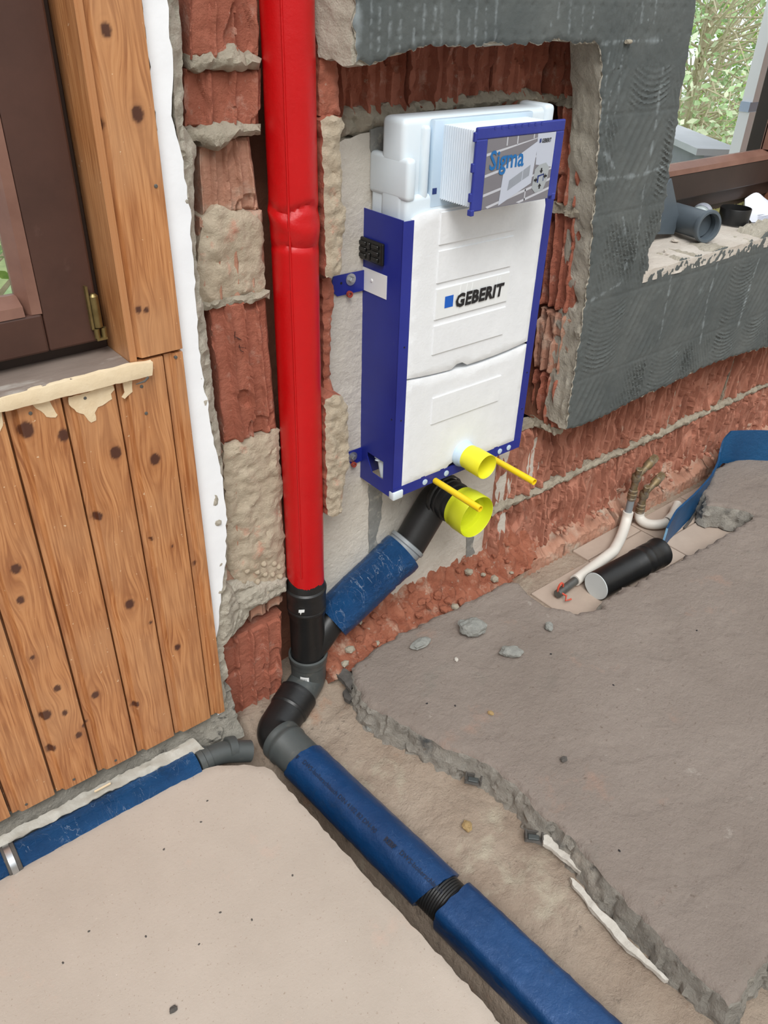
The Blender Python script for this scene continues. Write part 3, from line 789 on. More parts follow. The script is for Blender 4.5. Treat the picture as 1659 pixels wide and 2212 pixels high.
for xj in (1.885, 2.405, 2.765):
    relief('mortar_joint', [(xj - .006, .21), (xj + .006, .21), (xj + .005, .44), (xj - .005, .44)], wallp(YR), .008, lambda u, v, e: .004 * FB(u * 50, v * 50, xj, 3) - .003, .02, 'mortar', wall_back, jit=.003, seed=xj)
# crumbled, scored footing course at the trench
rb = random.Random(5)
x = 1.60; k = 0
while x < 3.3:
    w_ = rb.uniform(.20, .30)
    a, b = x + .004, x + w_ - .004
    def fd(s, t, p, k=k, w_=w_):
        c = math.sin((s + .003 * N(t * 30, k)) * 2 * math.pi / .022)
        top = wedge(.085 - t + .03 * N(s * 14, k, 2.0) , .035)
        return .004 * max(-.2, c) * top - .05 * (1 - top) + .012 * FB(s * 30, t * 30, k, 4) * (1.3 - top)
    patch('footing_brick', (a, 1.275, -.10), (b, 1.275, -.10), (b, 1.275, .02), (a, 1.275, .02), int((b - a) / .005), 24, fd, .05, 'brick_dusty', wall_back)
    x += w_; k += 1
# sloping ledge of smashed brick along the niche foot
def chunky(u, v, e):
    p = Vector((u * 26, v * 26, 1.7))
    d, pp = noise.voronoi(p)
    cell = N(pp[0][0] * 3, pp[0][1] * 3, 7.0)
    return 0.012 * cell + 0.014 * min(1, (d[1] - d[0]) * 2.2) + 0.005 * FB(u * 60, v * 60, 3.0, 4)
def ledge_place(u, v, d):       # u along x, v from slab edge (0) to wall (1)
    y = 1.225 + v * 0.11
    z = -0.035 + 0.10 * max(0.0, v) ** 1.3
    return (u, y - d * .7, z + d * .8)
relief('brick_rubble', [(0.87, 0), (1.2, 0), (1.52, 0), (1.66, .02), (1.72, .06), (1.66, .115), (1.5, .12), (1.2, .115), (1.0, .11), (0.87, .10)], lambda u, v, d: ledge_place(u, v / .11, d), 0.005, chunky, 0.03, 'brick_orange', wall_back, jit=0.008, seed=64.0, rough=0.002)
rb = random.Random(21)
def chunk(name, c, s, mat, seed, parent=None, flat=.6, sub=2):
    bm = bmesh.new(); bmesh.ops.create_icosphere(bm, subdivisions=sub, radius=1)
    V = []
    R = Matrix.Rotation(seed * 1.7, 3, 'Z')
    for v in bm.verts:
        n = v.co.normalized()
        r = 1 + .30 * N(n.x * 1.6 + seed, n.y * 1.6, n.z * 1.6) + .10 * N(n.x * 6, n.y * 6, n.z * 6 + seed)
        p = R @ Vector((n.x * r * s[0], n.y * r * s[1], n.z * r * s[2]))
        V.append(p)
    zm = min(p.z for p in V); V = [p + Vector(c) + Vector((0, 0, -zm)) for p in V]
    bm.verts.index_update(); F = [[v.index for v in f.verts] for f in bm.faces]; bm.free()
    return mk(name, V, F, mat, parent, False)
for k in range(46):
    u = rb.uniform(.90, 1.66); v = rb.uniform(.1, .85)
    p = ledge_place(u, v, 0.006); s = rb.uniform(.007, .017)
    chunk('brick_fragment', p, (s, s * .8, s * .6), 'brick_orange' if rb.random() < .8 else 'mortar', k * 1.37, wall_back, sub=1)
for k in range(40):
    u = rb.uniform(1.75, 2.75); s = rb.uniform(.006, .013)
    chunk('brick_fragment', (u, rb.uniform(1.255, 1.29), rb.uniform(-.02, .03)), (s, s * .8, s * .6), 'brick_dusty' if rb.random() < .7 else 'brick_hacked', k * 2.1 + 60, wall_back, sub=1)

# ---- far window sill (bare masonry) ------------------------------------------
relief('window_ledge', [(1.86, 1.19), (3.3, 1.19), (3.3, 1.47), (1.86, 1.47)], floorp(0.885), 0.010, lambda u, v, e: 0.003 * FB(u * 20, v * 20, 71.0, 4), 0.03, 'sill_plaster', wall_back, seed=71.0)

# ================================================================== FLOOR
floor = empty('floor', (1.5, 0.6, -0.16), 'broken screed floor with open pipe trenches', 'floor', kind='structure')
def sub(u, v, e):
    return 0.010 * FB(u * 9, v * 9, 81.0, 5) + 0.004 * FB(u * 40, v * 40, 82.0, 3)
V = []; F = []
nx, ny = 390, 200
for j in range(ny + 1):
    for i in range(nx + 1):
        u, v = -0.2 + 3.8 * i / nx, -0.45 + 1.85 * j / ny
        z = -0.098 + (sub(u, v, 1) if u < 1.5 else .25 * sub(u, v, 1))
        if u < 0.62: z += -.01
        z -= .11 * wedge(.70 - u, .05) * wedge(1.16 - v, .08) * wedge(u - .52, .04)
        t = wedge(u - .72, .2) * wedge(1.5 - u, .3); z += .022 * t
        t2 = wedge(v - 1.18, .1) * wedge(1.2 - u, .2); z += .03 * t2
        V.append((u, v, z))
w_ = nx + 1
for j in range(ny):
    for i in range(nx):
        F.append((j * w_ + i, j * w_ + i + 1, (j + 1) * w_ + i + 1, (j + 1) * w_ + i))
mk('subfloor', V, F, 'subfloor', floor, True)
left_slab = [(-60, 1932), (0, 1899), (100, 1842), (250, 1752), (340, 1706), (430, 1664), (455, 1652), (500, 1651), (540, 1650), (570, 1655), (587, 1662), (640, 1722), (700, 1790), (790, 1890), (860, 1962), (930, 2040), (1000, 2112), (1085, 2212), (1120, 2255)]
ls = fuv(left_slab)
ls = ls + [(0.60, -0.4), (-0.5, -0.4), (-0.5, ls[0][1])]
relief('screed_slab', ls, floorp(0), 0.012, lambda u, v, e: 0.0012 * FB(u * 6, v * 6, 83.0, 3) - .004 * (1 - wedge(e, .005)), 0.085, 'screed', floor, jit=0.0028, seed=83.0, rough=0.002, side='screed_broken', freq=60)
right_slab = [(760, 1440), (800, 1408), (850, 1372), (900, 1350), (960, 1320), (1000, 1300), (1085, 1258), (1108, 1252), (1128, 1262), (1140, 1278), (1158, 1292), (1175, 1303), (1205, 1312), (1225, 1315), (1250, 1322), (1278, 1312), (1300, 1310), (1304, 1297), (1337, 1275), (1345, 1264), (1372, 1262), (1413, 1233), (1475, 1203), (1565, 1156), (1634, 1109), (1600, 1098), (1560, 1092), (1528, 1088), (1520, 1060), (1545, 1010), (1590, 990)]
rs = fuv(right_slab)
rs2 = fuv([(1665, 2062), (1625, 2112), (1590, 2160), (1572, 2172), (1545, 2132), (1480, 2080), (1420, 2012), (1370, 1960), (1330, 1915), (1290, 1868), (1232, 1802), (1170, 1755), (1130, 1708), (1075, 1658), (1010, 1625), (960, 1608), (905, 1577), (845, 1550), (800, 1525), (770, 1485)])
rs = rs + [(3.5, 1.10), (3.5, 0.0), (1.1, 0.0)] + rs2
def slabr(u, v, e):
    d = 0.0010 * FB(u * 5, v * 5, 84.0, 3) + 0.0014 * FB(u * 30, v * 30, 85.0, 3)
    f = N(u * 7, v * 11, 86.0)
    if f > .20 and u > 1.0: d -= min(.0035, (f - .20) * .20) * (.7 + .6 * N(u * 60, v * 60, 3.0))
    d -= .010 * (1 - wedge(e + .010 * N(u * 25, v * 25, 87.0), .012)) ** 2
    return d
relief('screed_slab', rs, floorp(0), 0.0085, slabr, 0.085, 'screed_dusty', floor, jit=0.006, flare=0.016, rows=7, seed=84.0, rough=0.006, side='screed_broken', freq=30)
# floor tiles laid bare in the far trench
for k, (a, b, c, d_) in enumerate([(1.62, 1.90, 1.02, 1.20), (1.905, 2.195, 1.02, 1.20), (2.20, 2.50, .97, 1.115), (2.20, 2.50, 1.12, 1.25), (1.905, 2.195, 1.205, 1.27), (2.505, 2.75, .97, 1.25)]):
    g = G(); g.rbox(a, b, c, d_, -.104, -.090, .002, 1)
    g.out('floor_tile', 'subfloor_tile', floor)
# rough base under the panelling
relief('rough_base', [(-.3, -.05), (.60, -.05), (.60, .075), (-.3, .085)], wallp(1.262), 0.009, lambda u, v, e: 0.010 * FB(u * 25, v * 25, 88.0, 5) + max(0, (.03 - v)) * .5, 0.04, 'rough_base', wall_back, jit=0.004, seed=88.0)
for k, (a, b, s) in enumerate([(430, 1605, .022), (455, 1590, .026), (470, 1575, .02), (400, 1618, .016), (380, 1628, .012), (445, 1625, .018)]):
    p = WP(a, b, 1.245); chunk('mortar_lump', p - Vector((0, 0, .02)), (s, s * .7, s * .7), 'rough_base', 91 + k, wall_back)

# ================================================================== PANELLING AND NEAR WINDOW
wall_left = empty('wall_left', (0.25, 1.28, 0.05), 'pine tongue-and-groove panelling beside the near window', 'wall', kind='structure')
KN = [(57, 929, 14), (138, 940, 11), (250, 978, 12), (335, 992, 11), (212, 1116, 9), (34, 1229, 10), (45, 1296, 8), (280, 1305, 11), (383, 1398, 8), (423, 1220, 6), (328, 1165, 4), (99, 1545, 12), (140, 1540, 7), (124, 1487, 8), (206, 1501, 9), (294, 1523, 8), (111, 1619, 10), (170, 1588, 8), (183, 1566, 6), (229, 65, 9), (297, 246, 11), (215, 270, 10), (299, 669, 6), (316, 670, 5), (194, 395, 8), (325, 1345, 4), (372, 1180, 3), (70, 1420, 5)]
KN3 = []
for a, b, r in KN:
    p = WP(a, b, YWD); KN3.append((p.x, p.z, r / 1150.0))
def plank(x0, x1, z0, z1, Y, lip=0.021, name='plank', side=None):
    """board with a lowered tongue strip along its near edge"""
    nz = max(2, int((z1 - z0) / .0032))
    cols = []
    if lip:
        cols += [(x0 + .0040, .014), (x0 + .0046, .0082), (x0 + lip * .6, .0074), (x0 + lip - .0052, .0086)]
        xs_ = np.linspace(x0 + lip, x1 - .001, max(5, int((x1 - x0 - lip) / .003)))
    else:
        xs_ = np.linspace(x0 + .001, x1 - .001, max(5, int((x1 - x0) / .003)))
    cols += [(float(xs_[0]) - .0034, .0070)] if lip else [(float(xs_[0]), .012)]
    cols += [(float(q), (0.0006 if i in (0, len(xs_) - 1) else 0.0)) for i, q in enumerate(xs_)]
    cols += [(float(xs_[-1]) + .0004, .012)]
    V = []; F = []; W_ = []; K_ = []; T_ = []
    seed = x0 * 37.7 + z0 * 11
    tint = 0.28 * N(seed, 2.2)
    for j in range(nz + 1):
        z = z0 + (z1 - z0) * j / nz
        for x, dp in cols:
            V.append((x, Y + dp, z))
            wx = x; kk = 0.0
            for kx, kz, kr in KN3:
                if abs(kx - x) < .12 and abs(kz - z) < .25 and x0 - .01 < kx < x1 + .01:
                    ex = (x - kx) / kr; ez = (z - kz) / (kr * 1.15)
                    r2 = ex * ex + ez * ez * .9
                    wx -= (x - kx) * .85 * math.exp(-(ex * ex * .10 + ez * ez * .035))
                    kk = max(kk, 0.95 * max(0.0, min(1.0, (1.15 - r2) * 3.0)))
                    rr2 = math.sqrt(r2)
                    if rr2 < 2.4: kk = max(kk, .30 * max(0, math.sin(rr2 * 7.0)) * (2.4 - rr2) / 2.4)
            W_.append((wx + seed, Y, z + seed)); K_.append(kk); T_.append(max(0.0, tint + (.06 if dp > .003 else 0)))
    n = len(cols)
    for j in range(nz):
        for i in range(n - 1):
            F.append((j * n + i, j * n + i + 1, (j + 1) * n + i + 1, (j + 1) * n + i))
    # ends and back
    kb = len(V)
    ext = [(x0 + .0012, Y + .018, z0), (x1 - .0006, Y + .018, z0), (x0 + .0012, Y + .018, z1), (x1 - .0006, Y + .018, z1)]
    V += ext; W_ += [(v[0] + seed, v[1], v[2] + seed) for v in ext]; K_ += [0] * 4; T_ += [.1] * 4
    F.append(tuple([kb] + [kb + 1] + [n - 1 - i for i in range(n)]))
    F.append(tuple([kb + 3, kb + 2] + [nz * n + i for i in range(n)]))
    F.append((kb + 1, kb, kb + 2, kb + 3))
    o = mk(name, V, F, 'pine', wall_left, False)
    me = o.data
    for nm, ty, dat in (('warp', 'FLOAT_VECTOR', W_), ('knot', 'FLOAT', K_), ('tint', 'FLOAT', T_)):
        at = me.attributes.new(nm, ty, 'POINT')
        if ty == 'FLOAT': at.data.foreach_set('value', [float(q) for q in dat])
        else: at.data.foreach_set('vector', [float(c) for q in dat for c in q])
    return o
gx = [-0.1965, -0.106, -0.0155, 0.075, 0.165, 0.2545, 0.345, 0.4355, 0.5275, 0.565]
for a, b in zip(gx[:-1], gx[1:]):
    zb = 0.067 - (a + b) / 2 * .035
    plank(a, b, zb, 0.951 if a > .43 else 0.93, YWD)
plank(0.4695, 0.566, 0.957, 1.75, YWD, lip=0.020)
# reveal boards of the near window (return into the wall)
def board_side(x, y0, y1, z0, z1, name):
    V = []; F = []; W_ = []
    nyy, nz = 14, int((z1 - z0) / .02)
    for j in range(nz + 1):
        for i in range(nyy + 1):
            y = y0 + (y1 - y0) * i / nyy; z = z0 + (z1 - z0) * j / nz
            V.append((x, y, z)); W_.append((y * 1.0 + 3.3, x, z + 2.2))
    n = nyy + 1
    for j in range(nz):
        for i in range(nyy):
            F.append((j * n + i, (j + 1) * n + i, (j + 1) * n + i + 1, j * n + i + 1))
    kb = len(V)
    for y in (y0, y1):
        for z in (z0, z1): V.append((x + .012, y, z)); W_.append((y, x, z))
    F += [(0, nyy, kb + 2, kb), (nz * n, kb + 1, kb + 3, nz * n + nyy), (kb, kb + 2, kb + 3, kb + 1),
          tuple([j * n for j in range(nz + 1)] + [kb + 1, kb]), tuple([j * n + nyy for j in range(nz, -1, -1)] + [kb + 2, kb + 3])]
    o = mk(name, V, F, 'pine', wall_left, False)
    at = o.data.attributes.new('warp', 'FLOAT_VECTOR', 'POINT'); at.data.foreach_set('vector', [float(c) for q in W_ for c in q])
    at = o.data.attributes.new('knot', 'FLOAT', 'POINT'); at.data.foreach_set('value', [0.0] * len(V))
    at = o.data.attributes.new('tint', 'FLOAT', 'POINT'); at.data.foreach_set('value', [0.0] * len(V))
board_side(0.4690, 1.2365, 1.345, 0.952, 1.75, 'reveal_board')
# screws in the boards
for a, b in [(337, 402), (184, 860), (66, 893), (306, 835), (380, 772), (160, 1684), (250, 1643), (57, 1738), (316, 893)]:
    p = WP(a, b, YWD - .001); g = G(); g.lathe(p, (0, -1, 0), [(-.003, .003), (0.0002, .003), (.0006, .0022)], 10); g.out('screw', 'steel_dark', wall_left)
# torn paper left on the boards below the sill
for k, pts in enumerate([[(148, 858), (245, 832), (248, 842), (240, 850), (242, 862), (222, 876), (212, 880), (206, 892), (208, 908), (198, 912), (180, 896), (165, 890), (150, 874)],
                         [(70, 875), (106, 864), (110, 878), (124, 896), (120, 902), (98, 902), (88, 888)], [(266, 828), (284, 823), (286, 846), (270, 860), (263, 858), (270, 848)], [(0, 892), (4, 890), (8, 920), (0, 930), (-20, 930), (-20, 895)]]):
    Y = YWD - .0012
    relief('torn_paper', wuv(pts, Y), wallp(Y), .006, lambda u, v, e: .0008 * N(u * 90, v * 90, 3.0), .002, 'torn_paper', wall_left, jit=.002, seed=95.0 + k, rough=.0005)
# window board: worn top and raw front edge
trim_1 = empty('trim_1', (0.2, 1.28, 0.93), 'worn window board with a raw pale front edge', 'window board', kind='structure')
relief('board_top', [(-.35, 1.2265), (.468, 1.2265), (.468, 1.345), (-.35, 1.345)], floorp(0.9535), 0.012, lambda u, v, e: .0008 * N(u * 30, v * 60, 2.0), .02, 'sill_wood', trim_1, seed=96.0, rough=0)
relief('board_edge', [(-.35, .9295), (.25, .9295), (.40, .9285), (.499, .9275), (.503, .951), (.47, .9545), (.3, .9535), (.2, .950), (-.35, .952)], wallp(1.222), .008, lambda u, v, e: .0006 * N(u * 40, v * 90, 2.0) - .001 * (1 - wedge(e, .003)), .012, 'raw_board', trim_1, jit=.0014, seed=97.0, rough=.0005)
g = G(); g.tube([WP(320, 815, 1.218), WP(312, 824, 1.212), WP(294, 830, 1.205)], [.0022, .002, .0008], 8); g.out('bent_nail', 'steel_dark', trim_1, True)

window_1 = empty('window_1', (0.05, 1.33, 0.955), 'dark brown wooden casement window in the panelled wall', 'window', kind='structure')
g = G(); g.rbox(-.55, .468, 1.325, 1.385, .945, .977, .002, 1); g.rbox(.430, .468, 1.328, 1.385, .977, 1.78, .002, 1); g.out('frame', 'window_dark', window_1)
g = G(); g.rbox(.362, .452, 1.298, 1.345, .977, 1.74, .004, 2); g.out('sash_stile', 'window_wood', window_1)
g = G(); g.rbox(-.55, .3615, 1.298, 1.345, .977, 1.042, .004, 2); g.out('sash_rail', 'window_wood', window_1)
def bead_bar(p0, p1, inner, parent, Y0=1.301, Y1=1.325, w=.028, name='glazing_bead'):
    p0, p1, inner = Vector(p0), Vector(p1), Vector(inner)
    V = []
    for p, m in ((p0, 0), (p1, 1)):
        V += [(p.x, Y0 - .004, p.z), (p.x + inner.x * w * .55, Y0 - .001, p.z + inner.z * w * .55), (p.x + inner.x * w, Y1, p.z + inner.z * w), (p.x + inner.x * w, Y1 + .01, p.z + inner.z * w), (p.x, Y1 + .01, p.z)]
    F = [(i, (i + 1) % 5, 5 + (i + 1) % 5, 5 + i) for i in range(5)] + [(0, 1, 2, 3, 4), (9, 8, 7, 6, 5)]
    mk(name, V, F, 'window_bead', parent)
bead_bar((.3615, 0, 1.042), (.3615, 0, 1.74), (-1, 0, 0), window_1)
bead_bar((-.55, 0, 1.042), (.335, 0, 1.042), (0, 0, 1), window_1)
g = G(); g.box(-.55, .336, 1.330, 1.334, 1.066, 1.76); g.out('pane', 'pane_glass', window_1)
h = WP(203, 690, 1.297)
g = G(); g.lathe((h.x + .004, 1.293, h.z - .012), (0, 0, 1), [(0, .0075), (.052, .0075), (.056, .004)], 14); g.box(h.x - .008, h.x - .004, 1.290, 1.298, h.z - .015, h.z + .058)
g.box(h.x - .004, h.x + .014, 1.286, 1.300, h.z - .034, h.z - .030); hg = g.out('hinge', 'hinge', window_1, True)
g = G(); g.lathe((h.x - .001, 1.291, h.z - .030), (0, 0, 1), [(0, .005), (.016, .005)], 12); g.lathe((h.x + .011, 1.291, h.z - .030), (0, 0, 1), [(0, .005), (.016, .005)], 12)
g.out('hinge_knuckle', 'hinge', hg, True)

# ---- far window ------------------------------------------------------------------
window_2 = empty('window_2', (2.4, 1.45, 0.885), 'dark brown wooden window above the bare masonry sill', 'window', kind='structure')
X0, X1 = 1.90, 2.90
g = G(); g.rbox(X0, X1, 1.435, 1.53, .885, .925, .002, 1); g.rbox(X0, X1, 1.428, 1.53, .925, .968, .002, 1); g.rbox(X0, X0 + .05, 1.43, 1.53, .968, 1.9, .002, 1); g.rbox(X1 - .05, X1, 1.43, 1.53, .968, 1.9, .002, 1); g.out('frame', 'window_dark', window_2)
g = G(); g.rbox(X0 + .04, X1 - .02, 1.408, 1.46, .970, 1.045, .004, 2); g.out('sash_rail', 'window_dark', window_2)
g = G(); g.rbox(X1 - .095, X1 - .02, 1.408, 1.46, 1.0455, 1.9, .004, 2); g.out('sash_stile', 'window_wood', window_2)
g = G(); g.rbox(X0 + .04, X0 + .10, 1.408, 1.46, 1.0455, 1.9, .004, 2); g.out('sash_stile', 'window_wood', window_2)
bead_bar((X0 + .10, 0, 1.0455), (X1 - .095, 0, 1.0455), (0, 0, 1), window_2, 1.410, 1.437, .026)
bead_bar((X1 - .095, 0, 1.072), (X1 - .095, 0, 1.9), (-1, 0, 0), window_2, 1.410, 1.437, .02)
g = G(); g.box(X0 + .10, X1 - .115, 1.440, 1.444, 1.07, 1.9); g.out('pane', 'pane_glass', window_2)

# ================================================================== SOIL STACK
SX, SY = 0.831, 1.277
def polar(an, r, z): return Vector((SX + r * math.cos(an), SY + r * math.sin(an), z))
RED = 0.0445
zr0 = 0.300
red = empty('insulated_stack', (SX, SY, zr0), 'tall vertical soil pipe wrapped in shiny red insulation film', 'pipe')
zc = [WP(640, p, SY - RED * .8).z for p in (455, 480, 510, 538)]
V = []; F = []; nz = 240; ns = 48
camang = math.atan2(-SY, -SX)
for j in range(nz + 1):
    t = j / nz
    for k in range(ns):
        an = 2 * math.pi * k / ns
        zlow = zr0 - 0.016 * math.cos(an - camang - .9)
        z = zlow + (1.78 - zlow) * t
        r = RED + 0.0006 * FB(an * 2, z * 10, 1.0, 3)
        rel = math.cos(an - camang)
        r += 0.0045 * math.exp(-((z - zc[1] + .02 * math.sin(an - camang + .6)) / .016) ** 2) * (.6 + .4 * rel)
        r -= 0.006 * math.exp(-((z - zc[0] - .006 * math.sin(3 * an) + .02 * (an - camang - .4 if abs(an - camang) < 1.5 else 0)) / .006) ** 2) * max(0, rel + .2)
        r -= 0.004 * math.exp(-((z - zc[3] - .004 * math.sin(2 * an)) / .005) ** 2) * max(0, rel + .3)
        r += 0.0012 * max(0, N(an * 6, z * 70, 4)) * math.exp(-((z - zc[1]) / .07) ** 2)
        V.append(polar(an, r, z))
for j in range(nz):
    for k in range(ns):
        F.append((j * ns + k, j * ns + (k + 1) % ns, (j + 1) * ns + (k + 1) % ns, (j + 1) * ns + k))
F.append(tuple(range(ns - 1, -1, -1))); F.append(tuple(nz * ns + k for k in range(ns)))
mk('insulation_sleeve', V, F, 'red_film', red, True)
g = G(); sa = camang - 0.20
pts = []
for j in range(300):
    z = zr0 + .03 + (1.76 - zr0 - .03) * j / 299
    pts.append(polar(sa + .012 * N(z * 9, 3.0), RED + .0002 + .0011 * (j % 2) + (.003 * math.exp(-((z - zc[1]) / .016) ** 2)), z))
g.tube(pts, .0022, 6); g.out('weld_seam', 'red_film', red, True)

# ---- wye, bends and floor run ---------------------------------------------------
zt = 0.268
wye = empty('wye_branch', (SX, SY, 0.03), 'black pipe wye joining the red stack to the slanting branch', 'pipe fitting')
g = G(); g.lathe((SX, SY, 0.034), (0, 0, 1), [(0, .0435), (.02, .0435), (.15, .0435), (.158, .047), (.17, .047), (.172, .0485), (.178, .0485), (.18, .047), (.186, .0485), (.192, .047), (.198, .0485), (.204, .048), (.226, .0485), (.230, .050), (.238, .050), (.242, .046), (.262, .0445), (.282, .0425)], 40)
g.out('pipe_body', 'black_pe', wye, True)
BR0 = Vector((SX, SY, 0.062)); BR1 = Vector((0.908, 1.284, 0.118)); BR2 = Vector((1.152, 1.272, 0.252)); BR3 = Vector((1.25, 1.268, 0.385))
bd = (BR1 - BR0).normalized()
g = G(); g.tube([BR0 + bd * .0, BR0 + bd * .05, BR1 + bd * .01], [.0435, .043, .041], 32); g.out('branch_arm', 'black_pe', wye, True)
g = G(); n_ = Vector((-SX, -SY, 0)).normalized()
g.prism([(-.008, -.004), (-.004, -.005), (-.003, -.012), (-.001, -.005), (.006, -.004), (.007, .004), (-.007, .004)], lambda u, v, d: Vector((SX, SY, .234)) + n_ * (.0488 + d) + Vector((-n_.y, n_.x, 0)) * (u - .012) + Vector((0, 0, v)), 0, .0008)
setp(g.out('paint_fleck', 'sticker', wye), 'white torn sticker remnant')

BA = Vector((SX, SY, -0.040)); BB = Vector((0.672, 1.200, -0.072)); FD = Vector((0.075, -0.9965, 0)).normalized()
floor_ax = lambda t: BB + FD * t
bend = empty('pipe_bend', (SX, SY, -.05), 'grey pipe bend with a barcode sticker below the black wye', 'pipe fitting')
d1 = (BB - BA).normalized()
pth = fillet([Vector((SX, SY, .045)), BA, BA + d1 * .085], .022, 8)
g = G(); g.tube(pth, .0455, 36); g.out('bend_body', 'grey_pvc', bend, True)
g = G(); g.lathe((SX, SY, .022), (0, 0, 1), [(0, .0455), (.003, .0485), (.018, .049), (.021, .0505), (.030, .0505), (.032, .0455)], 40, caps=False); g.out('socket_collar', 'grey_pvc', bend, True)
V = []; F = []
for j in range(2):
    for k in range(9):
        an = camang - .50 + .50 * k / 8
        V.append(polar(an, .0463, -.017 + .024 * j))
for k in range(8): F.append((k, k + 1, 10 + k, 9 + k))
stk = mk('barcode_sticker', V, F, 'sticker', bend, True)
V = []; F = []; rb = random.Random(3)
for q in range(14):
    k0 = .08 + q * .05 + rb.uniform(-.01, .01); w2 = rb.uniform(.01, .03)
    for an_ in (k0, k0 + w2):
        an = camang - .50 + .50 * an_
        for z in (-.012, .001): V.append(polar(an, .0467, z))
    b_ = 4 * q; F.append((b_, b_ + 2, b_ + 3, b_ + 1))
mk('barcode_print', V, F, 'print_black', stk)

b2 = empty('pipe_bend', tuple(BB + Vector((0, 0, -.05))), 'scuffed black pipe bend turning down into the floor trench', 'pipe fitting')
pth = fillet([BA + d1 * .060, BB, BB + FD * .045], .055, 10)
g = G(); g.tube(pth, .0485, 36); g.out('bend_body', 'black_pe', b2, True)
g = G(); p0 = BA + d1 * .055
g.lathe(p0, d1, [(0, .046), (.001, .0515), (.012, .052), (.016, .0505), (.022, .052), (.026, .0505), (.032, .052), (.036, .0505), (.042, .052), (.046, .0505), (.052, .052), (.058, .049)], 40, caps=False); g.out('ribbed_socket', 'black_pe', b2, True)
b3 = empty('pipe_bend', tuple(floor_ax(.06) + Vector((0, 0, -.05))), 'dark grey pipe socket running into the blue sleeved floor pipe', 'pipe fitting')
g = G(); g.lathe(floor_ax(.026), FD, [(0, .049), (.001, .0535), (.010, .0535), (.014, .0515), (.020, .0515), (.024, .0535), (.032, .0535), (.036, .0505), (.16, .0495)], 40); g.out('socket_body', 'grey_pvc', b3, True)

def sleeve(name, label, t0, t1, R, square=0.0, cut0=0.0, cut1=0.0, matn='blue_film', texts=None):
    root = empty(name, tuple(floor_ax((t0 + t1) / 2) + Vector((0, 0, -R))), label, 'pipe')
    side = Vector((FD.y, -FD.x, 0)) * -1   # +x side
    upv = Vector((0, 0, 1))
    def surf(t, an, dr=0.0):
        c, s = math.cos(an), math.sin(an)
        r = R
        if square:
            m = max(abs(math.cos(an - .12)), abs(math.sin(an - .12)))
            r = R * ((1 - square) + square * min(1.16, 0.93 / m))
        r += dr
        return floor_ax(t) + side * (c * r) + upv * (s * r)
    V = []; F = []; nz = max(20, int((t1 - t0) / .008)); ns = 56
    for j in range(nz + 1):
        for k in range(ns):
            an = 2 * math.pi * k / ns
            a0 = t0 + cut0 * math.cos(an - 1.2) + .003 * N(an * 3, 7.0); a1 = t1 + cut1 * math.cos(an - 1.0) + .004 * N(an * 3, 9.0)
            t = a0 + (a1 - a0) * j / nz
            w = .0012 * FB(t * 18, math.cos(an) * 2.5, math.sin(an) * 2.5, 4) + .0008 * N(t * 60, math.cos(an) * 12, math.sin(an) * 12)
            if square: w += .0022 * max(0, N(t * 45, an * 8, 2.0)) * (1 if math.cos(an - 1.8) > .3 else .3)
            V.append(surf(t, an, w))
    for j in range(nz):
        for k in range(ns):
            F.append((j * ns + k, (j + 1) * ns + k, (j + 1) * ns + (k + 1) % ns, j * ns + (k + 1) % ns))
    F.append(tuple(range(ns))); F.append(tuple(nz * ns + k for k in range(ns - 1, -1, -1)))
    sl = mk('insulation_sleeve', V, F, matn, root, True)
    V = []; F = []
    for (s, tt, an, size, bold) in (texts or []):
        V = []; F = []; k = 0
        tv, tf = text_geo(s, size, bold)
        for u, v in tv: V.append(surf(tt + u, an - v / R, .0024))
        F = [q[::-1] for q in F]
        F += [tuple(k + i for i in q) for q in tf]
        setp(mk('printed_lettering', V, F, 'print_ink', sl), 'black printed lettering')
    return root
TA = 2.10
sleeve('insulated_floor_pipe', 'blue sleeved floor pipe with printed lettering, leading from the bends', .118, .560, .0545, 0, .012, .020, 'blue_film',
       [('F', .128, TA + .06, .0135, .0004), ('DWS-Isolierschlauch DIN 4102 B2 DN-90', .150, TA, .0145, .0), ('REBF', .425, TA - .06, .0145, .0006), ('DWS-Isolierschlauch', .470, TA - .10, .0145, .0)])
cp = empty('corrugated_coupling', tuple(floor_ax(.59) + Vector((0, 0, -.05))), 'black ribbed pipe coupling showing between two blue floor sleeves', 'pipe fitting')
g = G(); prof = [(0, .047)]
for k in range(14): prof += [(.004 + k * .006, .0475), (.007 + k * .006, .0455)]
g.lathe(floor_ax(.53), FD, prof, 36); g.out('coupling_body', 'black_pe', cp, True)
sleeve('insulated_floor_pipe', 'square-folded blue sleeved floor pipe past the ribbed coupling', .605, 1.45, .0545, .75, .006, 0, 'blue_film')

# ---- slanting branch ----------------------------------------------------------------
br = empty('insulated_branch_pipe', tuple((BR1 + BR2) / 2 + Vector((0, 0, -.05))), 'wrinkled blue insulated pipe slanting up from the black wye', 'pipe')
ax = (BR2 - BR1).normalized(); L = (BR2 - BR1).length - .018
pts = [BR1 + ax * (L * i / 60) for i in range(61)]
g = G(); g.tube(pts, [.0575 + .0025 * math.exp(-((i - 56) / 5) ** 2) for i in range(61)], 48, wob=lambda i, k, an: .0010 * FB(i * .12, math.cos(an) * 2, math.sin(an) * 2, 3) + .0016 * max(0, N(i * .9, an * 3, 3.0)) - (.0015 if 47 < i + 6 * math.sin(an * 1.0 + 1) < 49 else 0))
g.out('insulation_sleeve', 'blue_foil', br, True)
cg = empty('pipe_coupling', tuple(BR2 + Vector((0, 0, -.04))), 'light grey pipe socket between blue branch sleeve and shiny black bend', 'pipe fitting')
dw = (BR3 - BR2).normalized()
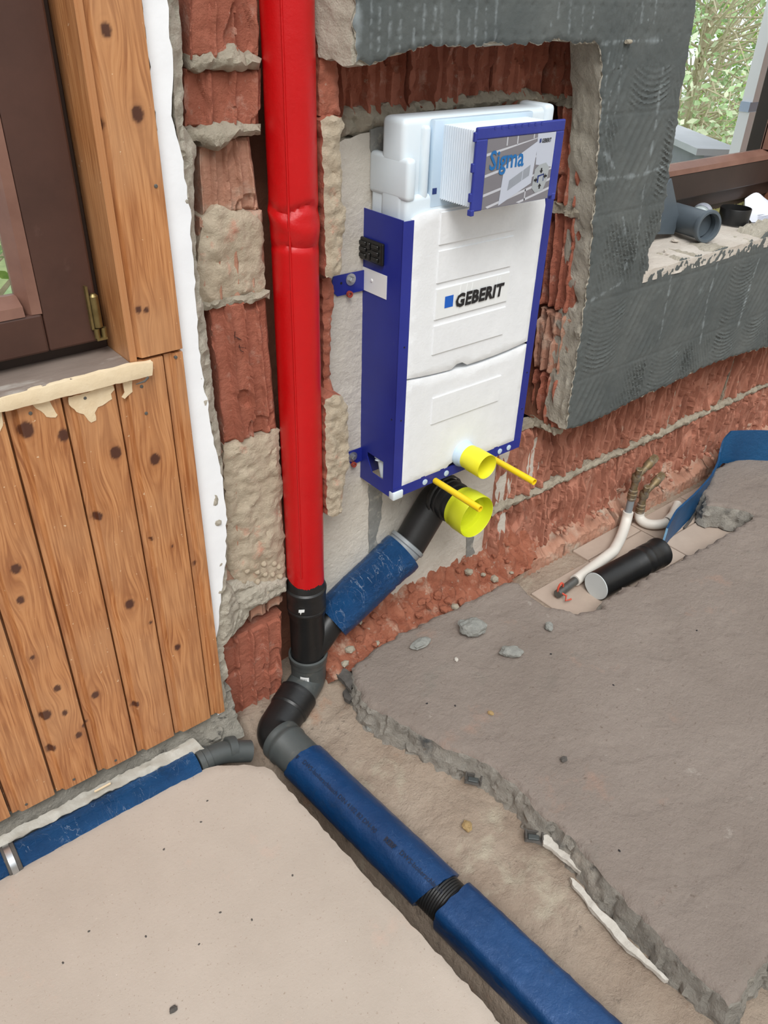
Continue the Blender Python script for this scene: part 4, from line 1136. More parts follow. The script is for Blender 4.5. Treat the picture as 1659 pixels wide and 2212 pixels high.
g = G(); g.lathe(BR2 - ax * .055, (ax * .6 + dw * .4), [(0, .045), (.038, .045), (.040, .048), (.052, .0485), (.055, .052), (.064, .052), (.066, .044)], 40); g.out('socket_body', 'grey_pvc_light', cg, True)
wb = empty('waste_bend', tuple(BR3 + Vector((0, 0, -.06))), 'shiny black waste bend turning from the wall towards the room', 'pipe fitting')
pth = fillet([BR2, BR3 + Vector((0, 0, .0)), Vector((1.25, 1.205, .385))], .06, 12)
g = G(); g.tube(pth, .0445, 36); g.out('bend_body', 'black_pe', wb, True)
g = G(); g.lathe((1.25, 1.247, .385), (0, -1, 0), [(0, .045), (.001, .054), (.014, .0555), (.016, .052), (.026, .052), (.028, .0545), (.036, .0545), (.038, .0495), (.056, .0495)], 40); g.out('ribbed_socket', 'black_pe', wb, True)
g = G(); g.lathe((1.25, 1.256, .385), (0, -1, 0), [(0, .058), (.004, .061), (.012, .061), (.015, .057)], 18, caps=False); g.out('seal_ring', 'black_pe', wb, True)
def cup(name, label, p0, L, r0, r1, wall_, mat, floor_at=.4):
    g = G(); g.lathe(p0, (0, -1, 0), [(0, r0 - .004), (0, r0), (L * .25, r0), (L * .3, r1), (L - .002, r1), (L, r1 - wall_ * .5), (L - .001, r1 - wall_), (L * floor_at + .006, r1 - wall_), (L * floor_at + .004, r1 * .72), (L * floor_at - .012, r1 * .68), (L * floor_at - .014, .0005)], 48, caps=False)
    o = g.out(name, mat, None, True); return setp(o, label, 'cap')
cup('protective_cap', 'wide yellow-green open cap on the black waste bend', (1.25, 1.190, .385), .062, .055, .0575, .0018, 'yellow_green', .38)
fl = empty('flush_outlet', (1.246, 1.195, .51), 'pale grey flush outlet ring in the bottom of the white foam panel', 'pipe fitting')
g = G(); g.lathe((1.246, 1.198, .541), (0, -1, 0), [(0, .0335), (.006, .0345), (.010, .0335), (.014, .031), (.024, .0305), (.03, .028)], 40); g.out('outlet_ring', 'tank_plate', fl, True)
cup('protective_cap', 'narrower lemon-yellow open cap on the flush outlet', (1.246, 1.178, .541), .068, .0300, .0315, .0015, 'yellow', .30)
for nm, x, z, le, lab in (('rod_sleeve', 1.160, .4925, .158, 'yellow tube over the rod, crossing in front of the wide cap'), ('rod_sleeve', 1.353, .4915, .150, 'yellow tube over the rod beside the narrow lemon-yellow cap')):
    g = G(); g.lathe((x, 1.197, z), (0, -1, 0), [(0, .0066), (.002, .0078), (le - .004, .0082), (le, .0082), (le, .0062), (le - .03, .006), (le - .03, .0003)], 24, caps=False)
    setp(g.out(nm, 'yellow_rod', None, True), lab, 'tube', 'yellow rod sleeves')

# ================================================================== CISTERN FRAME
ci = empty('cistern_frame', (1.245, 1.265, .487), 'blue steel toilet frame with white foam panels and translucent cistern', 'toilet frame')
FX0, FX1, FY0, FY1, FZ0, FZ1 = 1.0285, 1.4625, 1.200, 1.332, .487, 1.119
g = G()   # near side sheet with its cut-out
HY0, HY1, HZ0, HZ1 = 1.236, 1.297, .522, .570
g.box(FX0, FX0 + .002, FY0, HY0, FZ0, FZ1); g.box(FX0, FX0 + .002, HY1, FY1, FZ0, FZ1); g.box(FX0, FX0 + .002, HY0, HY1, HZ1, FZ1); g.box(FX0, FX0 + .002, HY0, HY1, FZ0, HZ0)
g.prism([(HY1, HZ0), (HY1 - .02, HZ0), (HY1, HZ1 - .012)], lambda u, v, d: (FX0 + d, u, v), 0, .002)
g.box(FX0, FX0 + .027, FY0 - .0015, FY0 + .0005, FZ0 + .012, FZ1 - .002); g.box(FX0, FX0 + .018, FY1 - .002, FY1, FZ0, FZ1)
rail = g.out('side_rail', 'frame_blue', ci)
g = G(); g.box(FX1 - .002, FX1, FY0, FY1, FZ0, FZ1); g.box(FX1 - .026, FX1, FY0 - .0015, FY0 + .0005, FZ0 + .012, FZ1)
rail2 = g.out('side_rail', 'frame_blue', ci)
for q in ((1.0445, .688), (1.0445, .86), (1.452, .70), (1.452, .60)):
    g = G(); g.lathe((q[0], FY0 - .0016, q[1]), (0, -1, 0), [(0, .0022), (.0003, .0022)], 10); g.out('hole', 'print_black', rail if q[0] < 1.2 else rail2)
g = G(); g.lathe((FX0 - .0002, 1.212, .690), (-1, 0, 0), [(0, .0022), (.0003, .0022)], 10); g.out('hole', 'print_black', rail)
g = G(); g.box(FX0 + .002, FX1 - .002, FY0 - .0025, FY0 + .001, FZ0, FZ0 + .026); g.box(FX0 + .002, FX1 - .002, FY0, FY0 + .05, FZ0, FZ0 + .002)
for k in range(5): g.box(1.115 + k * .062, 1.128 + k * .062, FY0 - .0022, FY0 + .001, FZ0 + .026, FZ0 + .0295)
bot = g.out('bottom_rail', 'frame_blue', ci)
for x in (1.128, 1.198, 1.385, 1.405):
    g = G(); g.lathe((x if x != 1.405 else 1.418, FY0 - .0025, FZ0 + .012), (0, -1, 0), [(0, .0075), (.0016, .0075), (.0022, .0055)], 18); g.out('rail_plug', 'tank_plate', bot, True)
g = G(); g.rbox(FX0 - .001, FX0 + .030, FY0 - .006, FY0 + .012, FZ0 - .004, FZ0 + .018, .003, 2); g.out('corner_cap', 'tank_pe', ci, True)
# hose seen through the cut-out
g = G(); prof = []
for k in range(5): prof += [(k * .007, .014), (k * .007 + .0035, .0175)]
prof += [(.035, .012), (.075, .012)]
g.lathe((1.050, 1.272, .590), (0.0, -.30, -1), [(d_, r_ * 1.15) for d_, r_ in prof], 24); g.out('overflow_hose', 'tank_pe', ci, True)
g = G(); g.box(1.0405, 1.30, 1.31, 1.325, .50, .62); g.out('rear_shell', 'frame_blue', ci)
# wall brackets
for (x0, x1, z0, z1, bx, bz) in ((.946, 1.030, .952, .995, .992, .982), (.988, 1.030, .535, .572, 1.001, .556)):
    g = G(); g.prism([(x0 + .012, z0), (x1, z0), (x1, z1), (x0 + .004, z1), (x0, z1 - .008), (x0, z0 + .012)], lambda u, v, d: (u, 1.318 + d, v), 0, .0025)
    bk = g.out('wall_bracket', 'frame_blue', ci)
    g = G(); g.lathe((bx, 1.318, bz), (0, -1, 0), [(0, .0125), (.002, .0125), (.0022, .007)], 24); g.lathe((bx, 1.316, bz), (0, -1, 0), [(0, .0068), (.006, .0068), (.0068, .0055)], 6); g.out('bolt', 'steel', bk)
    if x0 < .95:
        g = G(); g.lathe((x0 + .022, 1.3178, bz - .004), (0, -1, 0), [(0, .0028), (.0003, .0028)], 12); g.out('hole', 'print_black', bk)
for k, (a, b) in enumerate([(756, 636), (765, 1004)]):
    p = WP(a, b, 1.312); g = G(); g.lathe(p + Vector((0, .004, 0)), (0, -1, 0), [(0, .007), (.006, .007), (.006, .004), (.001, .0035)], 12, caps=False); setp(g.out('wall_plug', 'rawl', wall_back), 'reddish wall plug under a bracket')
# fuse-like black connector and white label on the side sheet
g = G(); g.rbox(FX0 - .008, FX0, 1.252, 1.338, 1.019, 1.064, .003, 2); con = g.out('connector_plate', 'black_plastic', ci)
g = G()
for y in (1.263, 1.303):
    for k in range(3): g.rbox(FX0 - .0115, FX0 - .007, y, y + .022, 1.024 + k * .0125, 1.0325 + k * .0125, .0015, 1)
g.rbox(FX0 - .0115, FX0 - .007, 1.289, 1.299, 1.023, 1.038, .0015, 1); g.rbox(FX0 - .0115, FX0 - .007, 1.289, 1.299, 1.044, 1.058, .0015, 1)
g.out('connector_slot', 'black_plastic', con)
g = G(); g.box(FX0 - .0009, FX0 - .0001, 1.243, 1.3235, .953, 1.0015); lb = g.out('blank_label', 'sticker', ci)
g = G(); g.lathe((FX0 - .0009, 1.292, .980), (-1, 0, 0), [(0, .004), (.0012, .003), (.0016, .0005)], 12); g.out('blister', 'sticker', lb, True)
# foam panels
YF = 1.1985
def zarc(x):
    t = (x - 1.245) / .2
    return .7705 + .013 * abs(t) ** 2.2
def foam(name, out_, seed):
    return relief(name, out_, wallp(YF), .010, lambda u, v, e: .0035 * wedge(e, .005) ** .5 + .0004 * N(u * 90, v * 90, seed), .07, 'eps', ci, seed=seed, rough=0)
arcU = [(1.452 - i * (1.452 - 1.0555) / 24, zarc(1.452 - i * (1.452 - 1.0555) / 24) + .003) for i in range(25)]
arcU = [(x, z + (.010 if 1.193 < x < 1.236 else 0)) for x, z in arcU]
fu = foam('foam_panel', [(1.0555, 1.1165), (1.070, 1.123), (1.108, 1.128), (1.40, 1.128), (1.430, 1.122), (1.4365, 1.100), (1.4365, zarc(1.4365) + .003)] + [q for q in arcU if q[0] < 1.4365], 101.0)
arcL = [(1.0555 + i * (1.4365 - 1.0555) / 24, zarc(1.0555 + i * (1.4365 - 1.0555) / 24) - .0015 - (.003 if i > 10 else 0)) for i in range(25)]
fl_ = foam('foam_panel', [(1.0555, .5135)] + [(1.20, .5135), (1.206, .520), (1.222, .524), (1.27, .524), (1.285, .5135)] + [(1.4365, .5135)] + arcL[::-1], 102.0)
g = G(); g.box(1.06, 1.43, 1.225, 1.29, .51, 1.09); g.out('foam_core', 'eps', ci)
def emboss(z0, z1, x0, x1, par):
    g = G()
    yy = YF - .0035
    o_, i_ = .0030, .0006
    V = [(x0, yy + .001, z0), (x1, yy + .001, z0), (x1, yy + .001, z1), (x0, yy + .001, z1)]
    V += [(x0 + .001, yy - o_, z0 + .001), (x1 - .001, yy - o_, z0 + .001), (x1 - .001, yy - o_, z1 - .001), (x0 + .001, yy - o_, z1 - .001)]
    F = [(0, 1, 5, 4), (1, 2, 6, 5), (2, 3, 7, 6), (3, 0, 4, 7), (4, 5, 6, 7)]
    return mk('embossed_field', V, F, 'eps', par)
for z0, z1 in ((1.061, 1.125), (.983, 1.0495), (.9045, .9715), (.826, .892)): emboss(z0, z1, 1.120, 1.340, fu)
emboss(.6535, .7205, 1.131, 1.352, fl_)
# printed film with the maker's lettering
YL2 = YF - .0035 - .0034
g = G(); g.box(1.1215, 1.3385, YL2, YL2 + .0006, .906, .970); film = g.out('logo_film', 'sticker', fu)
for k, x in enumerate((1.186, 1.205, 1.221, 1.297, 1.307)):
    g = G(); g.tube([(x, YL2 + .0002, .908 + .002 * k), (x + .002 * N(k, 1.0), YL2 - .0005, .935), (x + .004, YL2, .968)], [.0006, .0018, .0008], 8); g.out('film_crease', 'sticker', film, True)
g = G(); g.prism([(1.1455, .9265), (1.1695, .9265), (1.1695, .9515), (1.1455, .9515)], wallp(YL2 - .0004), 0, .0003); g.out('logo_square', 'print_blue', film)
tv, tf = text_geo('GEBERIT', .0385, .0017, 1.04)
mx = max(u for u, v in tv); mn = min(u for u, v in tv)
mk('logo_lettering', [(1.1745 + (u - mn) * (.1455 / (mx - mn)) + v * .10, YL2 - .0024, .9235 + v) for u, v in tv], tf, 'print_black', film)
# translucent cistern
def rounded(x0, x1, y0, y1, z0, z1, r, name, mat, seg=3):
    g = G(); g.rbox(x0, x1, y0, y1, z0, z1, r, seg); return g.out(name, mat, ci, True)
rounded(1.041, 1.438, 1.222, 1.290, 1.06, 1.292, .012, 'cistern_top', 'tank_pe')
rounded(1.0405, 1.0640, 1.2055, 1.326, 1.148, 1.2255, .009, 'cistern_shoulder', 'tank_pe')
rounded(1.0435, 1.420, 1.2090, 1.322, 1.05, 1.158, .010, 'cistern_body', 'tank_pe')
rounded(1.420, 1.450, 1.216, 1.300, 1.10, 1.297, .010, 'cistern_end', 'tank_pe')
g = G(); g.rbox(1.082, 1.100, 1.210, 1.235, 1.135, 1.280, .008, 3); g.out('cistern_rib', 'tank_pe', ci, True)
# service opening plate, bellows and blue building-protection frame
g = G(); g.rbox(1.103, 1.372, 1.2075, 1.222, 1.132, 1.2885, .003, 2); pl = g.out('service_plate', 'tank_plate', ci, True)
g = G(); g.box(1.106, 1.117, 1.2068, 1.2078, 1.157, 1.168); g.out('logo_square', 'print_navy', pl)
V = []; F = []; NB = 15
bx0, bx1, bz0, bz1 = 1.126, 1.352, 1.146, 1.280
for i in range(NB * 2 + 1):
    y = 1.2085 - (1.2085 - 1.117) * i / (NB * 2); k = .0018 if i % 2 else 0.0
    V += [(bx0 + k, y, bz0 + k), (bx1 - k, y, bz0 + k), (bx1 - k, y, bz1 - k), (bx0 + k, y, bz1 - k)]
for i in range(NB * 2):
    for k in range(4): a = 4 * i + k; b = 4 * i + (k + 1) % 4; F.append((a, b, b + 4, a + 4))
F.append((0, 3, 2, 1)); F.append(tuple(4 * NB * 2 + k for k in range(4)))
mk('ribbed_housing', V, F, 'bellows', ci)
BX0, BX1, BZ0, BZ1, BY = 1.1185, 1.3585, 1.1405, 1.2865, 1.110
CX0, CX1, CZ0, CZ1 = 1.1475, 1.3345, 1.1425, 1.2655
g = G()
g.rbox(BX0, BX1, BY, BY + .007, CZ1, BZ1, .0025, 2); g.rbox(BX0, CX0, BY, BY + .007, BZ0, CZ1 + .001, .0025, 2); g.rbox(CX1, BX1, BY, BY + .007, BZ0 + .004, CZ1 + .001, .0025, 2)
g.box(CX0 - .001, CX1 + .001, BY + .003, BY + .007, CZ0 - .001, CZ1 + .001)
for k in range(3): g.rbox(BX0 - .004, BX0 + .002, BY + .001, BY + .008, BZ0 + .018 + k * .052, BZ0 + .034 + k * .052, .001, 1)
for k in range(8): g.box(BX0 + .042 + k * .018, BX0 + .046 + k * .018, BY - .0008, BY + .001, BZ1 - .006, BZ1 - .001)
g.rbox(BX0 - .001, BX0 + .008, BY - .001, BY + .010, BZ0 - .007, BZ0 + .004, .001, 1); g.rbox(BX1 - .012, BX1 - .002, BY - .001, BY + .010, BZ0 - .003, BZ0 + .010, .001, 1)
pf = g.out('protection_frame', 'housing_blue', ci)
# the printed card: tiled wall, flush plate, lettering and fitting diagram
YC = BY + .0012
g = G(); g.box(CX0, CX1, YC, YC + .0018, CZ0, CZ1); card = g.out('print_card', 'card_bg', pf)
cw, ch = CX1 - CX0, CZ1 - CZ0
def cpl(a, b): return (CX0 + cw * a, CZ0 + ch * (1 - b))
def decal(name, polys, mat, lift):
    V = []; F = []
    for poly in polys:
        k = len(V); V += [(cpl(a, b)[0], YC - lift, cpl(a, b)[1]) for a, b in poly]; F.append(tuple(range(k, k + len(poly)))[::-1])
    return mk(name, V, F, mat, card)
P = []
for (a0, b0, b1) in ((0, .20, .085), (0, .50, .385), (0, .78, .68), ):
    P.append([(0, b0 + .04), (1.0, b0 - .23), (1.0, b0 - .26), (0, b0)])
P.append([(.08, 1.0), (1, .72), (1, .68), (.05, .97)]); P.append([(.55, 1.0), (1, .86), (1, .82), (.50, .98)])
P = [[(a, min(1, max(0, b))) for a, b in q] for q in P]
for (a, b0, b1) in ((.27, 0, .12), (.42, 0, .12), (.66, 0, .06), (.80, .05, .16), (.90, .25, .38), (.62, .80, .98), (.93, .5, .62)): P.append([(a, b0), (a + .015, b0), (a + .015, b1), (a, b1)])
decal('card_tile_joints', P, 'card_joint', .0002)
decal('card_sheen', [[(.72, 0), (1, 0), (1, .52), (.74, .45)]], 'card_light', .00035)
decal('card_flush_plate', [[(.27, .40), (.74, .10), (.70, .72), (.235, .985)]], 'card_light', .0005)
decal('card_buttons', [[(.36, .63), (.55, .51), (.545, .66), (.345, .78)], [(.56, .505), (.66, .44), (.655, .60), (.556, .655)]], 'card_button', .0007)
oct_ = [(.74, .52), (.80, .46), (.90, .44), (.96, .52), (.95, .70), (.90, .86), (.78, .88), (.72, .80)]
decal('card_diagram', [oct_], 'card_diagram', .0006)
def arrow(cx_, cy_, dx, dy, s=.030):
    px_, py_ = -dy, dx
    sx, sy = s, s * cw / ch
    q = [(1, 0), (0, .9), (0, .35), (-.8, .35), (-.8, -.35), (0, -.35), (0, -.9)]
    return [(cx_ + (dx * a + px_ * b) * sx, cy_ + (dy * a + py_ * b) * sy) for a, b in q]
decal('card_arrows', [arrow(.84, .55, 0, 1), arrow(.84, .79, 0, -1), arrow(.765, .685, 1, 0), arrow(.915, .645, -1, 0)], 'print_black', .0009)
decal('card_diagram_box', [[(.79, .62), (.89, .60), (.89, .62), (.81, .64), (.81, .73), (.79, .73)], [(.88, .60), (.89, .60), (.89, .715), (.88, .715)]], 'print_navy', .0009)
tv, tf = text_geo('Sigma', .047, .0008, 1.0)
mx = max(u for u, v in tv)
mk('card_lettering', [(CX0 + cw * .045 + u * (.094 / mx), YC - .0011, CZ0 + ch * .565 + v) for u, v in tv], tf, 'print_sigma', card)
tv, tf = text_geo('GEBERIT', .0098, .0003, 1.0)
mx = max(u for u, v in tv)
mk('card_logo_lettering', [(CX0 + cw * .79 + u * (.027 / mx), YC - .0011, CZ0 + ch * .865 + v) for u, v in tv], tf, 'print_black', card)
decal('card_logo_square', [[(.755, .078), (.78, .073), (.78, .13), (.755, .135)]], 'print_navy', .0010)

# ================================================================== SLOT PIPE ALONG THE PANELLING
sp = empty('insulated_pipe', (0.2, 1.195, -.05), 'slim crinkled blue pipe lying in the slot below the panelling', 'pipe')
a = Vector((-.25, 1.200, -.012)); b = Vector((.455, 1.185, -.012))
pts = [a + (b - a) * i / 120 for i in range(121)]
g = G(); g.tube(pts, [.034] * 121, 40, wob=lambda i, k, an: .0010 * FB(i * .15, math.cos(an) * 2, math.sin(an) * 2, 3) + .002 * max(0, N(i * 1.3, an * 2.2 + i * .25, 3.0)) * (math.exp(-((i - 48) / 8) ** 2) + math.exp(-((i - 116) / 6) ** 2) + .15))
g.out('insulation_sleeve', 'blue_foil', sp, True)
cl = empty('pipe_clamp', tuple(a + (b - a) * .41 + Vector((0, 0, -.04))), 'steel clamp ring with dark rubber around the slim blue pipe', 'clamp')
p0 = a + (b - a) * .402; dx = (b - a).normalized()
g = G(); g.lathe(p0, dx, [(0, .034), (.001, .0385), (.026, .0385), (.027, .034)], 40, caps=False); g.out('rubber_lining', 'bitumen', cl, True)
g = G(); g.lathe(p0 + dx * .006, dx, [(0, .0385), (0, .0405), (.012, .0405), (.012, .0385)], 40, caps=False); g.out('steel_band', 'steel', cl, True)
gs = empty('pipe_socket', (.50, 1.19, -.04), 'small grey pipe socket at the end of the slim blue pipe', 'pipe fitting')
q0 = b + dx * .004
g = G(); g.tube(fillet([q0, q0 + Vector((.06, 0, -.004)), q0 + Vector((.125, -.02, -.03))], .03), .026, 24); g.out('socket_pipe', 'grey_pvc', gs, True)
g = G(); g.lathe(q0, dx, [(0, .027), (.001, .031), (.014, .031), (.016, .028), (.03, .028)], 28); g.out('socket_collar', 'grey_pvc', gs, True); g = G(); g.lathe(q0 + Vector((.075, 0, -.008)), Vector((1, -.2, -.3)), [(0, .0265), (.001, .030), (.02, .030), (.021, .0265)], 28); g.out('socket_collar', 'grey_pvc', gs, True)
o = relief('plastic_film', [(.02, 1.228), (.30, 1.226), (.47, 1.222), (.485, 1.19), (.44, 1.196), (.3, 1.204), (.02, 1.212)], lambda u, v, d: (u, v, .020 + (v - 1.20) * .5 + d), .006,
           lambda u, v, e: .005 * FB(u * 22, v * 60, 4.0, 3), .001, 'film', None, jit=.003, seed=120.0, rough=.001)
setp(o, 'crumpled translucent film tucked behind the slim blue pipe', 'plastic film')
p = FP(222, 1702, .034)
g = G(); g.box(p.x - .018, p.x + .018, p.y - .0015, p.y + .0015, p.z, p.z + .003); setp(g.out('wood_splinter', 'torn_paper', None), 'small pale wood splinter on the crumpled film', 'splinter')

# ================================================================== FAR TRENCH
bp = empty('capped_pipe', (1.92, 1.09, -.10), 'short black pipe with white end cap lying in the far trench', 'pipe')
c0 = FP(1288, 1266, -.048); c1 = c0 + Vector((.315, -.012, 0)); ax = (c1 - c0).normalized()
g = G(); g.lathe(c0, ax, [(0, .046), (.20, .046), (.203, .0485), (.212, .0485), (.214, .0475), (.235, .0475), (.237, .0485), (.244, .0485), (.246, .0475), (.252, .0485), (.258, .0475), (.264, .0485), (.27, .0475), (.30, .0480), (.303, .050), (.315, .050)], 44); g.out('pipe_body', 'black_pe', bp, True)
g = G(); g.lathe(c0 - ax * .002, ax, [(0, .0440), (.004, .0455), (.008, .0455)], 40); g.out('end_cap', 'white_cap', bp, True)
def conduit(name, label, pts, r, inner=None):
    root = empty(name, (pts[0][0], pts[0][1], min(p[2] for p in pts) - r), label, 'pipe')
    g = G(); g.tube(resample(pts, .02), r, 20); g.out('conduit', 'conduit', root, True)
    return root
V1 = Vector((2.155, 1.245, -.018)); V2 = Vector((2.222, 1.240, -.045))
c1p = bez(V1, V1 + Vector((0, 0, -.06)), Vector((2.08, 1.20, -.066)), Vector((1.98, 1.165, -.066)), 12) + [Vector((1.85, 1.15, -.066)), Vector((1.755, 1.140, -.066))]
r1 = conduit('water_pipe', 'white-sheathed water pipe curving behind the capped black pipe', c1p, .0185)
g = G(); g.tube([V1 + Vector((0, 0, -.01)), V1 + Vector((0, 0, .055))], .0125, 16); g.out('inner_pipe', 'grey_pvc_light', r1, True)
g = G(); g.tube([(1.76, 1.140, -.066), (1.66, 1.13, -.068)], .0135, 16); g.out('inner_pipe', 'steel_dark', r1, True)
c2p = bez(V2, V2 + Vector((0, 0, -.04)), Vector((2.20, 1.18, -.068)), Vector((2.27, 1.16, -.066)), 12) + [Vector((2.33, 1.170, -.062)), Vector((2.40, 1.200, -.060))]
r2 = conduit('water_pipe', 'white-sheathed water pipe bending sharply towards the blue foam strip', c2p, .0175)
g = G(); g.lathe((2.275, 1.160, -.066), (1, -.12, .05), [(0, .0185), (.003, .0190), (.006, .0185)], 18, caps=False); g.out('tie_wire', 'steel_dark', r2)
def valve(name, label, base, h, out_len):
    root = empty(name, tuple(base), label, 'valve')
    g = G(); z = base.z
    g.lathe(base, (0, 0, 1), [(0, .013), (.004, .016), (.010, .016), (.012, .0145), (.018, .0165), (.026, .0165), (.028, .013), (.034, .0155), (.040, .0155), (.042, .012), (h, .012)], 20); g.out('compression_nut', 'brass', root, True)
    g = G(); c = base + Vector((0, 0, h)); g.lathe(c + Vector((0, 0, -.012)), (0, 0, 1), [(0, .012), (.008, .0165), (.026, .0165), (.034, .010)], 20); g.out('valve_body', 'brass', root, True)
    g = G(); g.lathe(c + Vector((-.006, -.006, .012)), (-.12, -.1, 1), [(0, .009), (.018, .009), (.019, .0115), (.034, .0115), (.036, .009)], 8); g.out('spindle_cap', 'brass', root)
    g = G(); g.lathe(c + Vector((.008, 0, .008)), (1, .12, .30), [(0, .010), (.02, .010), (out_len * .45, .0115), (out_len * .5, .0155), (out_len * .68, .0155)], 18); g.out('outlet', 'brass', root, True)
    g = G(); g.lathe(c + Vector((.008, 0, .008)) + Vector((1, .12, .30)).normalized() * out_len * .7, (1, .12, .30), [(0, .013), (.006, .0165), (.018, .0165), (.022, .0145), (.030, .0145)], 6); g.out('hex_nut', 'brass', root)
valve('pipe_valve', 'limescaled brass valve on the grey inner pipe, the taller one', V1 + Vector((0, 0, .050)), .085, .115)
valve('pipe_valve', 'limescaled brass valve on the sharply bent pipe, the lower one', V2 + Vector((0, 0, -.004)), .075, .115)
# red plastic ties
tz = Vector((1.672, 1.128, -.062))
g = G(); g.tube([tz + Vector((.012 * math.cos(t * .7), .004, .018 * math.sin(t * .7) + .012)) for t in range(9)], .0035, 8); g.tube([tz + Vector((-.004, -.004, 0)), tz + Vector((.004, -.02, -.006)), tz + Vector((-.01, -.03, -.012)), tz + Vector((.012, -.034, -.014))], .0032, 8)
setp(g.out('wire_tie', 'red_plastic', None, True), 'tangled red plastic tie on the grey pipe end in the trench', 'cable tie')
# foam perimeter strip
st = empty('edge_strip', (2.45, 1.15, -.09), 'blue foam edging strip curling along the far trench', 'foam strip')
pth = [Vector((2.085, 1.055, 0)), Vector((2.20, 1.105, 0)), Vector((2.36, 1.135, 0)), Vector((2.50, 1.165, 0)), Vector((2.62, 1.205, 0)), Vector((2.690, 1.238, 0)), Vector((2.715, 1.245, 0)), Vector((2.745, 1.225, 0)), Vector((2.82, 1.175, 0)), Vector((2.92, 1.085, 0)), Vector((3.1, .95, 0))]
pth = resample(fillet(pth, .03, 4), .015)
V = []; F = []; nh = 8
for i, p in enumerate(pth):
    t = (pth[min(i + 1, len(pth) - 1)] - pth[max(i - 1, 0)]).normalized(); nn = Vector((t.y, -t.x, 0))
    f = i / (len(pth) - 1)
    zb = -.088 + .075 * wedge(f - .52, .1); h_ = .135
    for s in (-1, 1):
        for k in range(nh + 1):
            z = zb + h_ * k / nh
            V.append(p + nn * (s * .0035 + .010 * (k / nh) ** 2 * math.sin(f * 6) + .0012 * N(p.x * 40, z * 40, 2.0)) + Vector((0, 0, z)))
m = 2 * (nh + 1)
for i in range(len(pth) - 1):
    for k in range(nh):
        F.append((i * m + k, i * m + k + 1, (i + 1) * m + k + 1, (i + 1) * m + k)); c = nh + 1
        F.append((i * m + c + k, (i + 1) * m + c + k, (i + 1) * m + c + k + 1, i * m + c + k + 1))
    F.append((i * m + nh, i * m + nh + nh + 1, (i + 1) * m + nh + nh + 1, (i + 1) * m + nh))
body = mk('foam_body', V, F, 'blue_foam', st, True)
V2_ = [V[k] + (pth[0] - pth[1]).normalized() * .0006 for k in range(m)]
mk('cut_end', V2_, [tuple(range(nh + 1)) + tuple(range(2 * nh + 1, nh, -1))], 'foam_cut', st)
p = FP(1497, 1100, -.085)
g = G(); g.tube([p, p + Vector((.02, .01, .012)), p + Vector((.05, .02, .002))], .004, 8); setp(g.out('wire_tie', 'red_plastic', None, True), 'scrap of red plastic beneath the curling blue foam strip', 'cable tie')
p = FP(1490, 1128, -.088)
g = G(); g.tube([p + Vector((-.05, -.01, .0)), p + Vector((.0, .0, .004)), p + Vector((.09, .03, .002))], .005, 6); setp(g.out('wood_splinter', 'bitumen', None), 'dark thin splinter on bare floor tiles by the foam strip', 'splinter')

# ================================================================== DEBRIS
def stone(name, label, px, py, s, mat, seed, z=0.0, cat='stone', flat=.6, group=None):
    c = FP(px, py, z)
    o = chunk(name, (c.x, c.y, c.z - .001), s, mat, seed, None, flat, 3)
    return setp(o, label, cat, group)
stone('concrete_chunk', 'largest grey concrete lump on the right-hand slab', 1019, 1368, (.040, .028, .022), 'concrete_chunk', 3.3)
stone('concrete_chunk', 'flat grey concrete flake, egg-shaped, near the largest lump', 1103, 1415, (.030, .021, .012), 'concrete_chunk', 5.1)
stone('concrete_chunk', 'pale concrete flake half sunk beside the brick rubble edge', 908, 1396, (.030, .016, .010), 'concrete_chunk', 7.4)
stone('concrete_chunk', 'small wedge-shaped grey concrete chip near the trench edge', 1185, 1358, (.016, .012, .010), 'concrete_chunk', 9.7)
stone('pebble', 'tiny whitish crumb between the concrete lumps', 985, 1427, (.007, .005, .005), 'dust_white', 2.7, cat='crumb')
stone('pebble', 'small speckled dark pebble on open slab', 1217, 1643, (.007, .010, .005), 'bitumen', 4.7, cat='pebble')
stone('pebble', 'small brown pebble near the slab edge', 1060, 1542, (.008, .006, .004), 'tan_stone', 6.7, cat='pebble')
stone('pebble', 'tan stone lying in the pipe trench', 1008, 1790, (.013, .011, .009), 'tan_stone', 8.2, z=-.078, cat='pebble')
stone('pebble', 'dark crumb on the smooth left-hand slab', 375, 2182, (.0055, .0075, .004), 'bitumen', 10.2, cat='crumb')
stone('pebble', 'grey pebble in the trench below the slab corner', 797, 1575, (.010, .008, .006), 'concrete_chunk', 12.2, z=-.078, cat='pebble')
for k, (px, py) in enumerate([(1190, 1413), (983, 1525), (922, 1520), (1338, 1838), (1505, 1362), (1325, 1230 + 250)]):
    stone('crumb', 'black crumb lying on the right-hand slab', px, py, (.003, .002, .0015), 'print_black', 20 + k, cat='crumb', group='black crumbs on the slab')
for k, (px, py) in enumerate([(354, 1835), (434, 1776), (632, 1891), (476, 1971), (544, 1987), (192, 2012), (315, 2023), (448, 1730), (136, 2080), (430, 2040)]):
    stone('crumb', 'dark speck lying on the smooth left-hand slab', px, py, (.0026, .0018, .0012), 'bitumen', 30 + k, cat='crumb', group='specks on the left slab')
def flake(name, label, pts, z, mat, h=.01, cat='flake', seed=1.0):
    o = relief(name, fuv(pts, z), floorp(z + h), .006, lambda u, v, e: .003 * FB(u * 60, v * 60, seed, 3), h, mat, None, jit=.002, seed=seed, rough=.001)
    return setp(o, label, cat)
flake('bitumen_scrap', 'black torn bitumen scrap wedged beside the wye and slab corner', [(720, 1455), (745, 1450), (765, 1465), (758, 1500), (742, 1480)], -.03, 'bitumen', .012, 'bitumen scrap', 131.0)
